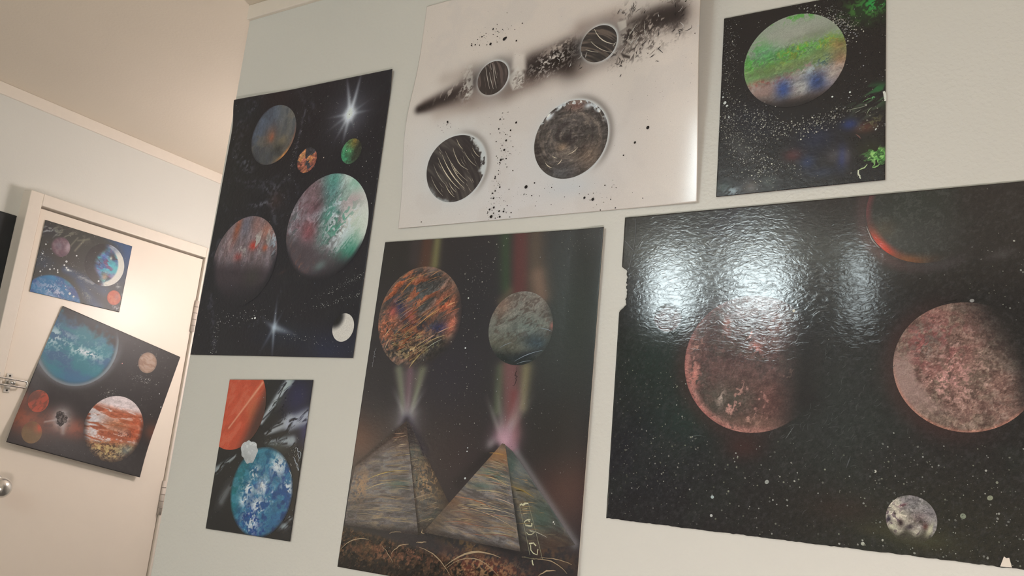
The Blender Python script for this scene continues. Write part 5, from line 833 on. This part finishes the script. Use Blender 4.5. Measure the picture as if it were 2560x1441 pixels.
def E1(p, u, v, bg):
    n = p.n(.8, 361, warp=.9); b = p.n(3.0, 362, ang=-10, st=2); p.c[:] = bg; n3 = p.n(2.2, 363); m = sm(1.0, .84, np.hypot(u, v))*sm(.56, .26, v+.3*u+.3*(n3-.5)); p.mix(m, (52, 112, 132)); p.mix(m*sm(.5, .7, b)*.7, (44, 124, 132)); p.mix(m*sm(.45, .3, b)*.6, (60, 92, 130)); w = gs(u, v, (-.05, -.1), .95, .32, -8); p.mix(m*w*sm(.5, .85, n)*.75, (150, 186, 192)); p.mix(m*gs(u, v, (-.6, .05), .25, .2)*sm(.5, .7, n), (186, 206, 208)); p.mix(m*gs(u, v, (.25, -.2), .35, .08, -8)*sm(.35, .5, n), (222, 226, 222)); p.mix(gs(u, v, (-.3, .42), .45, .16)*.4, (54, 78, 98)); p.mix(m*sm(-.55, -.85, v)*.5, (64, 118, 150)); p.mix(gs(u, v, (.3, .62), .4, .22)*.6, (48, 58, 62))
    d0 = np.hypot(u, v); p.mix(sm(.9, .975, d0)*sm(1.0, .985, d0)*sm(.35, -.2, v)*.55, (160, 172, 178)); p.mix(sm(.8, 1, d0)*sm(-.1, -.7, u)*sm(.3, -.2, v)*.5, (120, 124, 128)); p.mix(sm(.9, 1, d0)*sm(.5, .9, u)*.5*sm(.45, .2, v), (130, 150, 156)); return p
dt.rect = (100, 190, -60, 80)
dt.disc((136.13, 24.6), 12.2, E1, 'large hazy teal planet', res=.17)
def E2(p, u, v, bg):
    n = p.n(.7, 371, ang=-20, st=2); p.c[:] = (164, 130, 108); p.mix(sm(.5, .75, n)*.6, (184, 156, 136)); p.mix(sm(.45, .25, n)*.6, (140, 104, 86)); return p.mix(sm(.75, 1, np.hypot(u, v))*.5, (110, 88, 76))
dt.disc((158.7, 22.5), 3.1, E2, 'small tan planet', res=.13)
def E3(p, u, v, bg):
    n = p.n(.9, 381, ang=-8, st=5, warp=.35); f = p.n(.6, 382, warp=.9); vv = v+.08*u; p.c[:] = (178, 96, 64); p.mix(sm(.52, .66, n)*.85, (214, 200, 194)); p.mix(sm(.42, .3, n)*.6, (146, 76, 52)); p.mix(sm(.5, .72, v+.1*u), (222, 204, 198)); p.mix(gs(u, vv, (.1, .12), .7, .22)*.85, (172, 98, 60)); p.mix(gs(u, vv, (-.75, .1), .35, .5)*sm(.4, .6, n), (216, 208, 204)); p.mix(gs(u, vv, (.7, .1), .3, .35)*.8, (186, 86, 52)); p.mix(gs(u, v, (.35, -.2), .5, .18)*sm(.5, .65, f), (82, 54, 48)); p.mix(gs(u, v, (-.05, -.35), .8, .22)*sm(.45, .6, f), (176, 92, 58)); lo = sm(-.3, -.6, v); p.mix(lo*.8, (132, 104, 66)); p.mix(lo*sm(.55, .68, f), (190, 160, 104)); p.mix(lo*sm(.4, .3, f), (68, 52, 38)); p.mix(gs(u, v, (.55, -.62), .3, .2)*.7, (138, 146, 138)); p.tex(.16, .9, 385, ang=-8, st=2.5); d0 = np.hypot(u, v); return p.mix(sm(.82, 1, d0)*sm(.55, .0, v)*.75, (44, 34, 32))
dt.disc((152.0, 2.2), 9.4, E3, 'orange and white banded planet', res=.14)
def E4(p, u, v, bg):
    n = p.n(.9, 391, ang=50, st=2); p.c[:] = (128, 66, 48); p.mix(sm(.35, .65, n+u*.25-v*.25)*.9, (186, 78, 54)); p.mix(gs(u, v, (-.5, .4), .6)*.7, (102, 62, 52)); return p
dt.disc((128.4, 7.3), 2.95, E4, 'upper small red planet', res=.13)
def E5(p, u, v, bg):
    n = p.n(.9, 395); p.c[:] = (116, 88, 56); p.mix(gs(u, v, (.65, .45), .45, .4), (190, 82, 54)); p.mix(sm(.5, .7, n)*.5, (128, 96, 62)); p.mix(gs(u, v, (-.3, .7), .5, .4)*.7, (124, 70, 48)); return p
dt.disc((128.1, -1.0), 2.85, E5, 'lower small olive planet', res=.13)
def E6(p, u, v, bg):
    n = p.n(.5, 399, warp=.8); p.c[:] = (54, 46, 44); p.mix(sm(.5, .7, n), (112, 100, 94)); return p
o = dt.disc((135.73,3.45), 1.75, E6, 'dark jagged asteroid in a white glow', res=.1, name='painted_asteroid', wob=.28)
D = cluster(70, (157.42,17.32), 2.2, .5, 0, r=(.05, .15), cols=wh)+cluster(60, (148.42,11.97), 1.4, .8, 0, r=(.05, .15), cols=wh)+cluster(160, (160.31,16.68), 5, 6, r=(.04, .12), cols=wh, dim=.3)+cluster(90, (160.35,28.62), 4, 3, r=(.03, .09), cols=wh, dim=.3)+cluster(40, (133.94,-6.00), 6, 1.5, r=(.04, .08), cols=wh, dim=.3)
a_, b_ = np.array((129.7, 33.6)), np.array((169.6, 26.1)); c_ = np.array((121.7, -4.0))
ex, ey = b_-a_, c_-a_; iv = np.linalg.inv(np.stack([ex, ey], 1))
D = [d for d in D if (lambda q: .01 < q[0] < .985 and .01 < q[1] < .98)(iv.dot(np.array(d[:2])-a_))]
D += [(*(150.53,20.99), .16, 214, 150, 140, 1, 0), (*(165.94,10.12), .2, 220, 216, 206, 1, 0), (*(132.62,-5.89), .14, 214, 210, 200, 1, 0), (*(164.57,13.97), .16, 214, 210, 200, 1, 0)]
dt.dots(D, off=.08)

# ================================================================== black poster left of the door
def bg_blk(X, Z):
    p = Pt(X, Z, (32, 34, 36)); n = p.n(2, 401); p.mix(sm(.5, .8, n)*.4, (40, 42, 44)); return p
blk = Poster('painted_poster', 'plain black poster edge left of the door frame', 'W', (73.6, 114.0, 4.0, 54.8), bg_blk, mat=M_TILT, res=.5, rim=M_PAPERD)
def K1(p, u, v, bg):
    p.c[:] = (206, 214, 216); p.mix(sm(.6, 1, np.hypot(u, v)), (70, 110, 130)); return p
blk.disc((108.74,49.76), 1.3, K1, 'small pale blue dot', res=.1)
blk.dots(field(60, blk.rect, r=(.03, .07), cols=wh, dim=.3))


# ------------------------------------------------------------------ lamps of the place (behind the camera and round the corner)
def globe_vf(c, r, n=9):
    pr = [(max(1e-4, r*math.sin(a)), -r*math.cos(a)) for a in np.linspace(0.0, math.pi, n)]
    return lathe_vf(pr, 14, c)
tr = empty('ceiling_light_bar', (-0.93, -0.95, CEIL)); tag(tr, 'ceiling light bar with three frosted glass shades behind the viewer', 'lamp')
box('rail', (-0.42, 0.42, -0.03, 0.03, -0.022, 0.0), M_TRIM, tr, bev=0.003)
MB = glow_mat('frosted_shade', 'cool')
for x0, x1 in ((-0.38, -0.236), (-0.07, 0.11), (0.356, 0.372)):
    xm = (x0+x1)/2
    v, f = tube_vf([(xm, 0, -0.02), (xm, 0, -0.032)], 0.016, 16); sk = mesh_obj('socket', v, f, M_SATIN, tr, True)
    box('shade', (x0, x1, -0.035, 0.035, -0.245, -0.03), MB, tr, bev=0.006)
hl = empty('hall_lamp', (-1.66, 1.86, CEIL)); tag(hl, 'pendant globe lamp in the hall round the corner', 'lamp')
v, f = lathe_vf([(0.06, -0.02), (0.06, 0.0)], 24); mesh_obj('canopy', v, f, M_TRIM, hl, True)
v, f = tube_vf([(0, 0, -0.02), (0, 0, -0.34)], 0.004, 8); mesh_obj('cord', v, f, M_DARK, hl, True)
v, f = globe_vf((0, 0, -0.43), 0.095); mesh_obj('globe', v, f, glow_mat('hall_globe', 'hall'), hl, True)
fl = empty('floor_lamp', (0.12, -0.10, 0)); tag(fl, 'standing lamp with a round paper globe shade behind the viewer', 'lamp')
v, f = lathe_vf([(0.14, 0), (0.14, 0.015), (0.02, 0.03)], 32); mesh_obj('base', v, f, M_SATIN, fl, True)
v, f = tube_vf([(0, 0, 0.03), (0, 0, 0.60)], 0.011, 12); mesh_obj('pole', v, f, M_SATIN, fl, True)
v, f = globe_vf((0, 0, 0.71), 0.12); mesh_obj('shade', v, f, glow_mat('paper_globe', 'warm'), fl, True)
sl = empty('wall_sconce', (LEFT_X, -0.52, EYE-0.05)); tag(sl, 'small wall sconce with one warm bulb on the door wall', 'lamp')
v, f = lathe_vf([(0.045, 0.0), (0.045, 0.012), (0.012, 0.02), (0.012, 0.06)], 24, axis='X'); mesh_obj('arm', v, f, M_SATIN, sl, True)
v, f = globe_vf((0.09, 0, 0), 0.035); mesh_obj('bulb', v, f, glow_mat('sconce_bulb', 'side'), sl, True)
